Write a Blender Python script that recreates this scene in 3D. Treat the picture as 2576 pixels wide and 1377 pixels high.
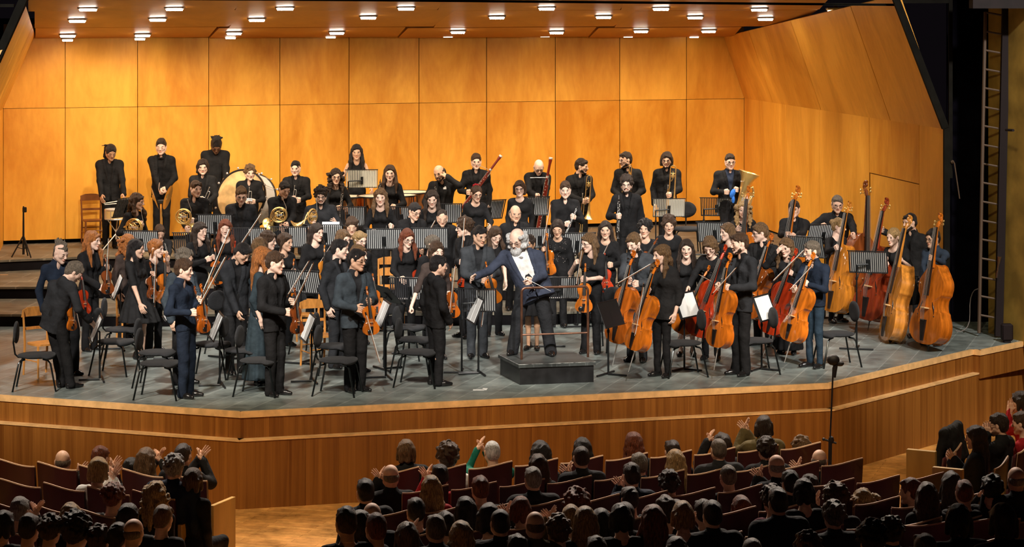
import bpy, math, random
import numpy as np
from mathutils import Vector, Matrix
R=math.radians
for o in list(bpy.data.objects): bpy.data.objects.remove(o)
SC=bpy.context.scene; COL=SC.collection
# ---------------------------------------------------------------- camera
PW,PH=2576,1377; CX=1288.0; YH=-10.0; F=6000.0; CZ=5.0
cam=bpy.data.cameras.new('camera'); camo=bpy.data.objects.new('camera',cam); COL.objects.link(camo)
camo.location=(0,0,CZ); camo.rotation_euler=(R(90),0,0)
cam.sensor_width=36; cam.lens=F/PW*36; cam.shift_x=0; cam.shift_y=-(PH/2-YH)/PW; cam.clip_end=200
SC.camera=camo
def G(x,y,z=0.0):
    s=(y-YH)/(CZ-z); return Vector(((x-CX)/s,F/s,z))
def DP(x,y,Y):
    s=F/Y; return Vector(((x-CX)/s,Y,CZ-(y-YH)/s))
# ---------------------------------------------------------------- world, exposure
SC.view_settings.view_transform='Standard'; SC.view_settings.look='None'
SC.view_settings.gamma=1; SC.view_settings.exposure=0.45
wd=bpy.data.worlds.new('world'); SC.world=wd; wd.use_nodes=True
wd.node_tree.nodes['Background'].inputs[0].default_value=(0.02,0.015,0.02,1)
wd.node_tree.nodes['Background'].inputs[1].default_value=0.12
# ---------------------------------------------------------------- lights of the hall (front-of-house battens above the audience, then added fill lamps)
def spot(name,loc,target,power,size,blend=.5,rad=.25,col=(1,.86,.7)):
    l=bpy.data.lights.new(name,'SPOT'); l.energy=power; l.spot_size=R(size); l.spot_blend=blend; l.shadow_soft_size=rad; l.color=col
    o=bpy.data.objects.new(name,l); COL.objects.link(o); o.location=loc
    o.rotation_euler=(Vector(target)-Vector(loc)).to_track_quat('-Z','Y').to_euler(); return o
FOH=1.0
for i,(x,y,z,tx,ty,tz,p) in enumerate([(-9,17,13,-4.8,33,.9,9000),(-3,16,13.5,-1.8,34,.9,9000),(4,17,13.5,1.2,34.5,.9,9000),(10,20,13,4.4,34.8,.9,8500)]):
    spot('front_spotlight',(x,y,z),(tx,ty+1.0,tz),p*FOH*1.08,27,.5,.35,(1,.95,.88))
for x,tx,ty in((-7,-5.2,28.6),(-2.5,-2,28.6),(1.5,1.8,29.4),(5.5,5.2,31.2)): spot('added_apron_fill',(x,23.2,7.0),(tx,ty,-.75),1000,44,.8,.2,(1,.78,.50))  # added fill lamps, no real fixtures: brighten the fascia and parquet
spot('added_wing_fill',(5.2,27.5,6.5),(7.6,34.6,2.2),420,34,.8,.2,(1,.85,.5))  # added lamp without a fixture, lifts the plaster wall behind the ladder
for x,tx in((-5.5,-5),(-2,-1.5),(1.5,1.5),(5,4.8)): spot('added_spill_light',(x,32.5+.3*x,7.2),(tx,25+.25*tx,0),2500,46,.7,.25,(1,.84,.70))  # added lamps aimed at the hall, standing in for spill from the ceiling

# ---------------------------------------------------------------- materials
MAT={}
def nt(name):
    m=bpy.data.materials.new(name); m.use_nodes=True; return m,m.node_tree,m.node_tree.nodes['Principled BSDF']
def mat(name,col,rough=.5,metal=0,spec=.5,emis=0,noise=0,nscale=30,bump=0,bscale=60,coat=0,detail=3,stretch=None,alt=None,sheen=0):
    if name in MAT: return MAT[name]
    m,t,b=nt(name); N=t.nodes; L=t.links
    b.inputs['Base Color'].default_value=(*col,1); b.inputs['Roughness'].default_value=rough; b.inputs['Metallic'].default_value=metal
    b.inputs['Specular IOR Level'].default_value=spec; b.inputs['Coat Weight'].default_value=coat
    if sheen: b.inputs['Sheen Weight'].default_value=sheen
    if emis: b.inputs['Emission Color'].default_value=(*col,1); b.inputs['Emission Strength'].default_value=emis
    if noise or bump:
        tc=N.new('ShaderNodeTexCoord'); mp=N.new('ShaderNodeMapping'); L.new(tc.outputs['Object'],mp.inputs['Vector'])
        if stretch: mp.inputs['Scale'].default_value=stretch
    if noise:
        n=N.new('ShaderNodeTexNoise'); n.inputs['Scale'].default_value=nscale; n.inputs['Detail'].default_value=detail; L.new(mp.outputs[0],n.inputs['Vector'])
        r=N.new('ShaderNodeMix'); r.data_type='RGBA'
        a=alt or tuple(max(0,c*(1-noise)) for c in col); c2=tuple(min(1,c*(1+noise)) for c in col)
        r.inputs[6].default_value=(*a,1); r.inputs[7].default_value=(*c2,1)
        cr=N.new('ShaderNodeMapRange'); cr.inputs[1].default_value=.35; cr.inputs[2].default_value=.65
        L.new(n.outputs[0],cr.inputs[0]); L.new(cr.outputs[0],r.inputs[0]); L.new(r.outputs[2],b.inputs['Base Color'])
    if bump:
        n=N.new('ShaderNodeTexNoise'); n.inputs['Scale'].default_value=bscale; n.inputs['Detail'].default_value=2; L.new(mp.outputs[0],n.inputs['Vector'])
        u=N.new('ShaderNodeBump'); u.inputs['Strength'].default_value=bump; u.inputs['Distance'].default_value=.02
        L.new(n.outputs[0],u.inputs['Height']); L.new(u.outputs[0],b.inputs['Normal'])
    MAT[name]=m; return m
def wood(name,c1,c2,rough=.35,scale=(1,1,.12),nscale=3.0,island=.25,coat=.0,spec=.5,planks=0,pcol=.3):
    """grain along local z; every board (mesh island) has its own tone"""
    m,t,b=nt(name); N=t.nodes; L=t.links
    tc=N.new('ShaderNodeTexCoord'); geo=N.new('ShaderNodeNewGeometry')
    mp=N.new('ShaderNodeMapping'); mp.inputs['Scale'].default_value=scale; L.new(tc.outputs['Object'],mp.inputs['Vector'])
    ad=N.new('ShaderNodeVectorMath'); ad.operation='ADD'; sc=N.new('ShaderNodeVectorMath'); sc.operation='SCALE'; sc.inputs['Scale'].default_value=17.0
    cmb=N.new('ShaderNodeCombineXYZ')
    for i in range(3): L.new(geo.outputs['Random Per Island'],cmb.inputs[i])
    L.new(cmb.outputs[0],sc.inputs[0]); L.new(mp.outputs[0],ad.inputs[0]); L.new(sc.outputs[0],ad.inputs[1])
    n1=N.new('ShaderNodeTexNoise'); n1.inputs['Scale'].default_value=nscale; n1.inputs['Detail'].default_value=6; n1.inputs['Roughness'].default_value=.6; n1.inputs['Distortion'].default_value=.6
    n2=N.new('ShaderNodeTexNoise'); n2.inputs['Scale'].default_value=nscale*9; n2.inputs['Detail'].default_value=3
    L.new(ad.outputs[0],n1.inputs['Vector']); L.new(ad.outputs[0],n2.inputs['Vector'])
    s=N.new('ShaderNodeMath'); s.operation='MULTIPLY_ADD'; s.inputs[1].default_value=.22; L.new(n2.outputs[0],s.inputs[0]); L.new(n1.outputs[0],s.inputs[2])
    i2=N.new('ShaderNodeMath'); i2.operation='MULTIPLY_ADD'; i2.inputs[1].default_value=island; L.new(geo.outputs['Random Per Island'],i2.inputs[0]); L.new(s.outputs[0],i2.inputs[2])
    mr=N.new('ShaderNodeMapRange'); mr.inputs[1].default_value=.38+island*.4; mr.inputs[2].default_value=.82+island*.6; L.new(i2.outputs[0],mr.inputs[0])
    mx=N.new('ShaderNodeMix'); mx.data_type='RGBA'; mx.inputs[6].default_value=(*c1,1); mx.inputs[7].default_value=(*c2,1)
    L.new(mr.outputs[0],mx.inputs[0]); L.new(mx.outputs[2],b.inputs['Base Color'])
    b.inputs['Roughness'].default_value=rough; b.inputs['Coat Weight'].default_value=coat; b.inputs['Specular IOR Level'].default_value=spec
    MAT[name]=m; return m
# ---------------------------------------------------------------- mesh helpers
def mkmesh(name,V,Fq,mats,smooth=True,midx=None):
    me=bpy.data.meshes.new(name)
    V=np.asarray(V,dtype=np.float32).reshape(-1,3)
    if isinstance(Fq,np.ndarray) and Fq.ndim==2:
        n,k=Fq.shape; me.vertices.add(len(V)); me.vertices.foreach_set('co',V.ravel())
        me.loops.add(n*k); me.loops.foreach_set('vertex_index',Fq.astype(np.int32).ravel())
        me.polygons.add(n); me.polygons.foreach_set('loop_start',np.arange(0,n*k,k,dtype=np.int32))
        me.update(calc_edges=True)
    else: me.from_pydata([tuple(v) for v in V.tolist()],[],[list(f) for f in Fq]); n=len(me.polygons)
    for m in (mats if isinstance(mats,(list,tuple)) else [mats]): me.materials.append(m)
    me.polygons.foreach_set('use_smooth',np.full(n,bool(smooth)))
    if midx is not None: me.polygons.foreach_set('material_index',np.asarray(midx,dtype=np.int32))
    me.update(); return me
def ob(name,me,parent=None,**kw):
    o=bpy.data.objects.new(name,me); COL.objects.link(o)
    if parent is not None: o.parent=parent
    for k,v in kw.items(): o[k]=v
    return o
def empty(name,loc,label,cat,group=None,mtx=None):
    o=bpy.data.objects.new(name,None); COL.objects.link(o); o.empty_display_size=.1
    if mtx is not None: o.matrix_world=mtx
    else: o.location=loc
    o['label']=label; o['category']=cat
    if group: o['group']=group
    return o
def tag(o,label,cat,group=None):
    o['label']=label; o['category']=cat
    if group: o['group']=group
    return o
def copytree(src,label,mtx,group=None):
    r=src.copy(); COL.objects.link(r); r['label']=label; r.matrix_world=mtx
    if group: r['group']=group
    for c in src.children:
        d=c.copy(); COL.objects.link(d); d.parent=r; d.matrix_parent_inverse=c.matrix_parent_inverse.copy()
        for e in c.children:
            g=e.copy(); COL.objects.link(g); g.parent=d
    return r
class MB:
    """collects shapes into one mesh"""
    def __init__(s): s.V=[]; s.F=[]; s.M=[]; s.n=0
    def add(s,V,Fs,m=0):
        V=np.asarray(V,float).reshape(-1,3); s.V.append(V)
        for f in Fs: s.F.append([int(i)+s.n for i in f]); s.M.append(m)
        s.n+=len(V); return s
    def box(s,c,d,m=0,rot=None,bev=0):
        x,y,z=[q/2 for q in d]
        if bev:
            b=min(bev,x*.9,y*.9,z*.9); V=[];
            for sx in(-1,1):
                for sy in(-1,1):
                    for sz in(-1,1):
                        V+=[(sx*(x-b),sy*(y-b),sz*z),(sx*(x-b),sy*y,sz*(z-b)),(sx*x,sy*(y-b),sz*(z-b))]
            V=np.array(V); I=lambda a,b_,c_,k:((a*2+b_)*2+c_)*3+k
            Fs=[]
            for q in(0,1):
                Fs.append([I(0,0,q,0),I(1,0,q,0),I(1,1,q,0),I(0,1,q,0)][::(1 if q else -1)])
                Fs.append([I(0,q,0,1),I(0,q,1,1),I(1,q,1,1),I(1,q,0,1)][::(1 if q else -1)])
                Fs.append([I(q,0,0,2),I(q,1,0,2),I(q,1,1,2),I(q,0,1,2)][::(1 if q else -1)])
            for a in(0,1):
                for c_ in(0,1):
                    Fs.append([I(a,0,c_,0),I(a,1,c_,0),I(a,1,c_,2),I(a,0,c_,2)]); Fs.append([I(0,a,c_,0),I(1,a,c_,0),I(1,a,c_,1),I(0,a,c_,1)])
                    Fs.append([I(a,c_,0,1),I(a,c_,1,1),I(a,c_,1,2),I(a,c_,0,2)])
            for a in(0,1):
                for b_ in(0,1):
                    for c_ in(0,1): Fs.append([I(a,b_,c_,k) for k in range(3)])
        else:
            V=np.array([(a*x,b*y,c_*z) for a in(-1,1) for b in(-1,1) for c_ in(-1,1)])
            Fs=[(0,1,3,2),(4,6,7,5),(0,4,5,1),(2,3,7,6),(0,2,6,4),(1,5,7,3)]
        if rot is not None: V=V@np.array(rot.to_3x3()).T
        return s.add(V+np.array(c),Fs,m)
    def tube(s,P,r,n=8,m=0,cap=True,closed=False,flat=None):
        P=[Vector(p) for p in P]; k=len(P); r=[r]*k if not hasattr(r,'__len__') else r
        up=None; rings=[]
        for i in range(k):
            if closed: t=(P[(i+1)%k]-P[i-1])
            else: t=(P[min(i+1,k-1)]-P[max(i-1,0)])
            if t.length<1e-9: t=Vector((0,0,1))
            t.normalize()
            if up is None:
                up=Vector((0,0,1)) if abs(t.z)<.9 else Vector((0,1,0))
                if flat is not None: up=Vector(flat)
            a=t.cross(up)
            if a.length<1e-4: a=t.orthogonal()
            a.normalize(); b=a.cross(t).normalized(); up=b
            rings.append([P[i]+a*(r[i]*math.cos(2*math.pi*j/n))+b*(r[i]*math.sin(2*math.pi*j/n)) for j in range(n)])
        V=[v for q in rings for v in q]; Fs=[]
        for i in range(k if closed else k-1):
            i2=(i+1)%k
            for j in range(n): Fs.append((i*n+j,i*n+(j+1)%n,i2*n+(j+1)%n,i2*n+j))
        if cap and not closed: Fs+= [tuple(range(n))[::-1],tuple((k-1)*n+j for j in range(n))]
        return s.add([tuple(v) for v in V],Fs,m)
    def lathe(s,prof,n=16,m=0,mtx=None,cap=True):
        V=[];Fs=[]
        for (r,z) in prof:
            for j in range(n): V.append((r*math.cos(2*math.pi*j/n),r*math.sin(2*math.pi*j/n),z))
        for i in range(len(prof)-1):
            for j in range(n): Fs.append((i*n+j,i*n+(j+1)%n,(i+1)*n+(j+1)%n,(i+1)*n+j))
        if cap: Fs+=[tuple(range(n))[::-1],tuple((len(prof)-1)*n+j for j in range(n))]
        V=np.array(V)
        if mtx is not None: V=V@np.array(mtx.to_3x3()).T+np.array(mtx.translation)
        return s.add(V,Fs,m)
    def ell(s,c,r,n=10,m=0,rot=None):
        V=[];Fs=[]; k=max(4,n//2)
        for i in range(k+1):
            a=math.pi*i/k
            for j in range(n): b=2*math.pi*j/n; V.append((r[0]*math.sin(a)*math.cos(b),r[1]*math.sin(a)*math.sin(b),r[2]*math.cos(a)))
        for i in range(k):
            for j in range(n): Fs.append((i*n+j,(i+1)*n+j,(i+1)*n+(j+1)%n,i*n+(j+1)%n))
        V=np.array(V)
        if rot is not None: V=V@np.array(rot.to_3x3()).T
        return s.add(V+np.array(c),Fs,m)
    def quad(s,pts,m=0): return s.add([tuple(p) for p in pts],[tuple(range(len(pts)))],m)
    def prism(s,poly,z0,z1,m=0):
        n=len(poly); V=[(p[0],p[1],z0) for p in poly]+[(p[0],p[1],z1) for p in poly]
        return s.add(V,[tuple(range(n))[::-1],tuple(range(n,2*n))]+[(i,(i+1)%n,n+(i+1)%n,n+i) for i in range(n)],m)
    def slab(s,pts,thick,m=0):
        """polygon with thickness along its own back normal (thick vector)"""
        n=len(pts); t=Vector(thick); V=[tuple(Vector(p)) for p in pts]+[tuple(Vector(p)+t) for p in pts]
        return s.add(V,[tuple(range(n)),tuple(range(n,2*n))[::-1]]+[(i,n+i,n+(i+1)%n,(i+1)%n) for i in range(n)],m)
    def mesh(s,name,mats,smooth=True):
        me=mkmesh(name,np.concatenate(s.V),s.F,mats,smooth,s.M)
        if smooth: 
            try: me.set_sharp_from_angle(angle=R(38))
            except Exception: pass
        return me
    def obj(s,name,mats,parent=None,smooth=True,**kw): return ob(name,s.mesh(name,mats,smooth),parent,**kw)
# ---------------------------------------------------------------- smooth solid modelling on a grid (one continuous skin)
class Field:
    def __init__(s,lo,hi,h):
        s.h=h; s.lo=np.array(lo,float)-2*h; n=np.ceil((np.array(hi,float)+2*h-s.lo)/h).astype(int)+1; s.n=n
        s.v=np.full(n,.2,dtype=np.float32)
        s.ax=[s.lo[i]+h*np.arange(n[i]) for i in range(3)]
    def sub(s,lo,hi):
        a=np.clip(np.floor((np.array(lo)-s.lo)/s.h).astype(int),0,s.n); b=np.clip(np.ceil((np.array(hi)-s.lo)/s.h).astype(int)+1,0,s.n)
        return tuple(slice(a[i],b[i]) for i in range(3))
    def pts(s,sl): return s.ax[0][sl[0]][:,None,None],s.ax[1][sl[1]][None,:,None],s.ax[2][sl[2]][None,None,:]
    def cone(s,a,b,ra,rb,k=.03,n=None,q=1.0,cut=False):
        a=np.array(a,float); b=np.array(b,float); e=max(ra,rb)+k+.01
        sl=s.sub(np.minimum(a,b)-e,np.maximum(a,b)+e)
        if any(x.stop<=x.start for x in sl): return s
        X,Y,Z=s.pts(sl); P=[X-a[0],Y-a[1],Z-a[2]]; ab=b-a
        if n is not None and q!=1:
            n=np.array(n,float); pn=P[0]*n[0]+P[1]*n[1]+P[2]*n[2]; P=[P[i]+(q-1)*pn*n[i] for i in range(3)]; ab=ab+(q-1)*ab.dot(n)*n
        L=ab.dot(ab)
        t=np.clip((P[0]*ab[0]+P[1]*ab[1]+P[2]*ab[2])/L,0,1) if L>1e-9 else 0*P[0]+0*P[1]+0*P[2]
        d=np.sqrt((P[0]-t*ab[0])**2+(P[1]-t*ab[1])**2+(P[2]-t*ab[2])**2)-(ra+(rb-ra)*t)
        s.mix(sl,d,k,cut); return s
    def ball(s,c,r,k=.02,cut=False,axes=None):
        """ellipsoid, axes = 3 unit rows"""
        r=np.array([r]*3 if not hasattr(r,'__len__') else r,float); c=np.array(c,float); e=r.max()+k+.01
        sl=s.sub(c-e,c+e)
        if any(x.stop<=x.start for x in sl): return s
        X,Y,Z=s.pts(sl); P=[X-c[0],Y-c[1],Z-c[2]]
        if axes is not None: P=[P[0]*A[0]+P[1]*A[1]+P[2]*A[2] for A in axes]
        g=np.sqrt((P[0]/r[0])**2+(P[1]/r[1])**2+(P[2]/r[2])**2); d=(g-1)*r.min()
        s.mix(sl,d,k,cut); return s
    def mix(s,sl,d,k,cut=False):
        v=s.v[sl]
        if cut: d=-d; h=np.maximum(k-np.abs(v-d),0)/k; s.v[sl]=np.maximum(v,d)+h*h*k/4
        else: h=np.maximum(k-np.abs(v-d),0)/k; s.v[sl]=np.minimum(v,d)-h*h*k/4
    def noise(s,amp,freq,seed=0,n=4):
        rg=np.random.RandomState(seed); X,Y,Z=s.ax[0][:,None,None],s.ax[1][None,:,None],s.ax[2][None,None,:]
        w=0
        for i in range(n):
            d=rg.normal(size=3); d/=np.linalg.norm(d); f=freq*rg.uniform(.6,1.5)
            w=w+np.sin(f*(d[0]*X+d[1]*Y+d[2]*Z)+rg.uniform(0,6)+1.3*np.sin(f*.7*(d[1]*X-d[0]*Z+d[2]*Y)))
        s.v+= (amp/n*1.6*w).astype(np.float32); return s
    def nets(s):
        v=s.v; v[0]=v[-1]=.2; v[:,0]=v[:,-1]=.2; v[:,:,0]=v[:,:,-1]=.2
        S=v<0; nx,ny,nz=v.shape
        c=[(i,j,k) for i in(0,1) for j in(0,1) for k in(0,1)]
        sh=(nx-1,ny-1,nz-1); cs=[S[i:nx-1+i,j:ny-1+j,k:nz-1+k] for i,j,k in c]
        an=cs[0].copy(); al=cs[0].copy()
        for q in cs[1:]: an|=q; al&=q
        I=np.argwhere(an&~al)
        if len(I)==0: return np.zeros((0,3)),np.zeros((0,4),int)
        idx=np.full(sh,-1,dtype=np.int64); idx[I[:,0],I[:,1],I[:,2]]=np.arange(len(I))
        cv=[v[I[:,0]+i,I[:,1]+j,I[:,2]+k] for i,j,k in c]
        P=np.zeros((len(I),3)); C=np.zeros(len(I))
        for a in range(8):
            for ax in range(3):
                if c[a][ax]==0:
                    cb=list(c[a]); cb[ax]=1; b=c.index(tuple(cb))
                    m=(cv[a]<0)!=(cv[b]<0); t=np.where(m,cv[a]/np.where(m,cv[a]-cv[b],1),0)
                    p=np.array(c[a],float)[None,:]+np.zeros((len(I),3)); p[:,ax]+=t
                    P+=p*m[:,None]; C+=m
        V=s.lo+s.h*(I+P/C[:,None]); Fs=[]
        for ax in range(3):
            o1,o2=(ax+1)%3,(ax+2)%3
            A=[slice(None)]*3; B=[slice(None)]*3; A[ax]=slice(0,-1); B[ax]=slice(1,None)
            ch=S[tuple(A)]!=S[tuple(B)]; E=np.argwhere(ch); E=E[(E[:,o1]>0)&(E[:,o2]>0)&(E[:,o1]<v.shape[o1]-1)&(E[:,o2]<v.shape[o2]-1)]
            q=[]
            for d1,d2 in((-1,-1),(0,-1),(0,0),(-1,0)):
                f=E.copy(); f[:,o1]+=d1; f[:,o2]+=d2; q.append(idx[f[:,0],f[:,1],f[:,2]])
            q=np.stack(q,1); inside=S[E[:,0],E[:,1],E[:,2]]
            q=np.where(inside[:,None],q,q[:,::-1]); Fs.append(q)
        return V,np.concatenate(Fs)
# ---------------------------------------------------------------- people
SKIN={'a':(.72,.45,.32),'b':(.66,.40,.27),'c':(.48,.27,.16),'d':(.20,.10,.055),'p':(.80,.54,.42)}
HAIR={'black':(.012,.010,.010),'dark':(.030,.018,.012),'brown':(.060,.031,.016),'light':(.145,.080,.035),'blond':(.38,.235,.095),'red':(.30,.075,.018),'auburn':(.16,.04,.015),'ginger':(.36,.125,.030),'grey':(.26,.24,.22),'white':(.72,.70,.66),'greybrown':(.15,.12,.09)}
CLOTH={'black':(.0115,.0112,.012),'black2':(.0165,.016,.0165),'char':(.021,.022,.025),'grey':(.042,.046,.052),'steel':(.040,.052,.064),'navy':(.013,.020,.036),'blue':(.028,.038,.066),'teal':(.024,.036,.044),'coatblue':(.040,.048,.075),'shirtblue':(.025,.036,.056),'white':(.72,.71,.68),'brown':(.05,.035,.03),'red':(.35,.015,.02),'green':(.01,.13,.09),'olive':(.10,.075,.03),'jean':(.09,.22,.34),'lgrey':(.2,.19,.18),'maroon':(.10,.015,.03),'cream':(.5,.45,.36),'denim':(.020,.036,.055)}
def skin_m(k): return mat('skin_'+k,SKIN[k],.55,spec=.25,noise=.10,nscale=22)
def hair_m(k):
    c=HAIR[k]; return mat('hair_'+k,c,.45,spec=.45,noise=.6,nscale=34,stretch=(4,4,.4),bump=.8,bscale=70)
def cloth_m(k): return mat('cloth_'+k,CLOTH[k],.85,spec=.16,noise=.18,nscale=9,bump=.9,bscale=11)
leather=mat('shoe_leather',(.01,.009,.009),.22,spec=.6)
lips_m={k:mat('lips_'+k,tuple(c*f for c,f in zip(SKIN[k],(.84,.60,.56))),.4) for k in SKIN}
eye_w=mat('eye_white',(.50,.46,.42),.3); eye_d=mat('eye_dark',(.02,.012,.008),.15)
glass_f=mat('glasses_frame',(.02,.015,.015),.25); 
def head_template(kind):
    h=.0058; f=Field((-.1,-.13,-.135),(.1,.13,.13),h)
    j={'m':1.12,'f':.92,'c':.95}[kind]
    f.ball((0,-.012,.03),(.075,.098,.088)).ball((0,.026,-.015),(.060,.062,.086),k=.03)
    for s in(-1,1):
        f.cone((s*.046*j,.0,-.05),(s*.012,.062,-.098),.026*j,.018,k=.03)
        f.ball((s*.040,.054,-.020),.021,k=.02)
    f.ball((0,.070,-.100),.017*j,k=.02)
    f.cone((-.034,.078,.020),(.034,.078,.020),.011,.011,k=.014)
    for s in(-1,1): f.ball((s*.032,.096,-.001),(.016,.013,.010),k=.008,cut=True)
    f.cone((0,.088,.010),(0,.108,-.029),.007,.0115,k=.010)
    for s in(-1,1): f.ball((s*.0125,.098,-.035),.008,k=.006); f.ball((s*.079,-.010,-.006),(.009,.019,.031),k=.006)
    f.ball((0,.086,-.058),(.024,.0125,.006),k=.004).ball((0,.085,-.068),(.020,.012,.007),k=.004).ball((0,.099,-.0628),(.022,.006,.0016),k=.003,cut=True)
    f.cone((0,-.022,-.06),(0,-.036,-.17),.050*(.5+.5*j),.055*(.5+.5*j),k=.03)
    V,Q=f.nets(); C=V[Q].mean(1)
    mi=np.zeros(len(Q),int); mi[(np.abs(C[:,0])<.021)&(C[:,1]>.074)&(C[:,2]<-.050)&(C[:,2]>-.076)&(((C[:,2]+.063)/.013)**2+(C[:,0]/.026)**2<1)]=1
    return V,Q,mi
def ballmesh(c,r,n=8,k=6):
    V=[];Q=[]
    for i in range(k+1):
        a=math.pi*i/k
        for j in range(n): b=2*math.pi*j/n; V.append((c[0]+r[0]*math.sin(a)*math.cos(b),c[1]+r[1]*math.sin(a)*math.sin(b),c[2]+r[2]*math.cos(a)))
    for i in range(k):
        for j in range(n): Q.append((i*n+j,(i+1)*n+j,(i+1)*n+(j+1)%n,i*n+(j+1)%n))
    return np.array(V),np.array(Q)
def head_full(kind,eyes,brow):
    V,Q,M=HT[kind]; parts=[(V,Q,M)]
    def add(c,r,m):
        v,q=ballmesh(c,r); parts.append((v,q,np.full(len(q),m)))
    for s in(-1,1):
        if eyes=='open': add((s*.032,.0775,.0),(.0145,.0105,.0085),2); add((s*.032,.0865,.0),(.0058,.003,.0066),3); add((s*.032,.0855,.0085),(.0155,.005,.0022),3)
        else: add((s*.032,.0785,-.001),(.0145,.0105,.009),0); add((s*.032,.0865,-.006),(.0145,.004,.0024),3)
        if brow: add((s*.033,.0895,.0215),(.0165,.0045,.0036),4)
    if eyes=='smile' : add((0,.0965,-.0635),(.017,.003,.0045),2)
    n=0;VV=[];QQ=[];MM=[]
    for v,q,m in parts: VV.append(v);QQ.append(q+n);MM.append(m);n+=len(v)
    return np.concatenate(VV),np.concatenate(QQ),np.concatenate(MM)
HT={k:head_template(k) for k in 'mfc'}
def hand_template(pose):
    f=Field((-.07,-.06,-.02),(.09,.12,.20),.0046)
    f.cone((-.022,0,.018),(-.026,0,.078),.016,.0145,k=.012).cone((.0,0,.015),(.0,0,.082),.018,.015,k=.012).cone((.022,0,.018),(.027,0,.080),.016,.0145,k=.012)
    f.cone((0,0,-.015),(0,0,.02),.026,.024,k=.015)
    B={'rest':(18,22,15),'grip':(62,72,45),'flat':(3,5,4),'point':(35,45,30)}[pose]
    for i,(x,L) in enumerate(((.031,.070),(.011,.080),(-.010,.074),(-.030,.058))):
        p=Vector((x,0,.088)); a=0; sp=R((6,2,-2,-7)[i]) if pose in('flat','rest') else 0
        bb=B if not (pose=='point' and i==0) else (4,8,6)
        for k,(b,l) in enumerate(zip(bb,(.45,.31,.24))):
            a+=R(b*(1+.08*i)); q=p+Vector((math.sin(sp),math.sin(a),math.cos(a)))*(L*l)
            f.cone(p,q,.0088-.0011*k,.0080-.0011*k,k=.004); p=q
    T={'rest':((.034,.006,.028),(.058,.016,.058),(.062,.022,.088)),'flat':((.034,.002,.028),(.062,.006,.055),(.074,.010,.082)),'grip':((.034,.010,.028),(.046,.036,.056),(.022,.052,.074)),'point':((.034,.008,.028),(.050,.026,.058),(.038,.038,.086))}[pose]
    f.cone(T[0],T[1],.0135,.0105,k=.008).cone(T[1],T[2],.0100,.0080,k=.004)
    return f.nets()
HAND={k:hand_template(k) for k in('rest','grip','flat','point')}
def basis(az,pitch=0,roll=0):
    """azimuth 0 looks at the hall, +90 looks to image right; returns left, forward, up"""
    a=R(az); f=Vector((math.sin(a),-math.cos(a),0)); l=Vector((-f.y,f.x,0)); u=Vector((0,0,1)); p=R(pitch)
    f2=f*math.cos(p)-u*math.sin(p); u2=u*math.cos(p)+f*math.sin(p); r=R(roll)
    l2=l*math.cos(r)+u2*math.sin(r); u3=u2*math.cos(r)-l*math.sin(r)
    return l2,f2,u3
def ik(S,T,a,b,pole):
    d=T-S; L=d.length; L2=min(L,(a+b)*.999); 
    if L<1e-6: d=Vector((0,0,-1)); L=1
    dn=d/L
    if L>(a+b): k=min(L/(a+b),1.10); a*=k; b*=k; L2=min(L,(a+b)*.999)
    x=(a*a-b*b+L2*L2)/(2*L2); h=math.sqrt(max(a*a-x*x,0)); pp=(pole-dn*pole.dot(dn)); pp.normalize()
    E=S+dn*x+pp*h; return E,S+dn*L2
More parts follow.
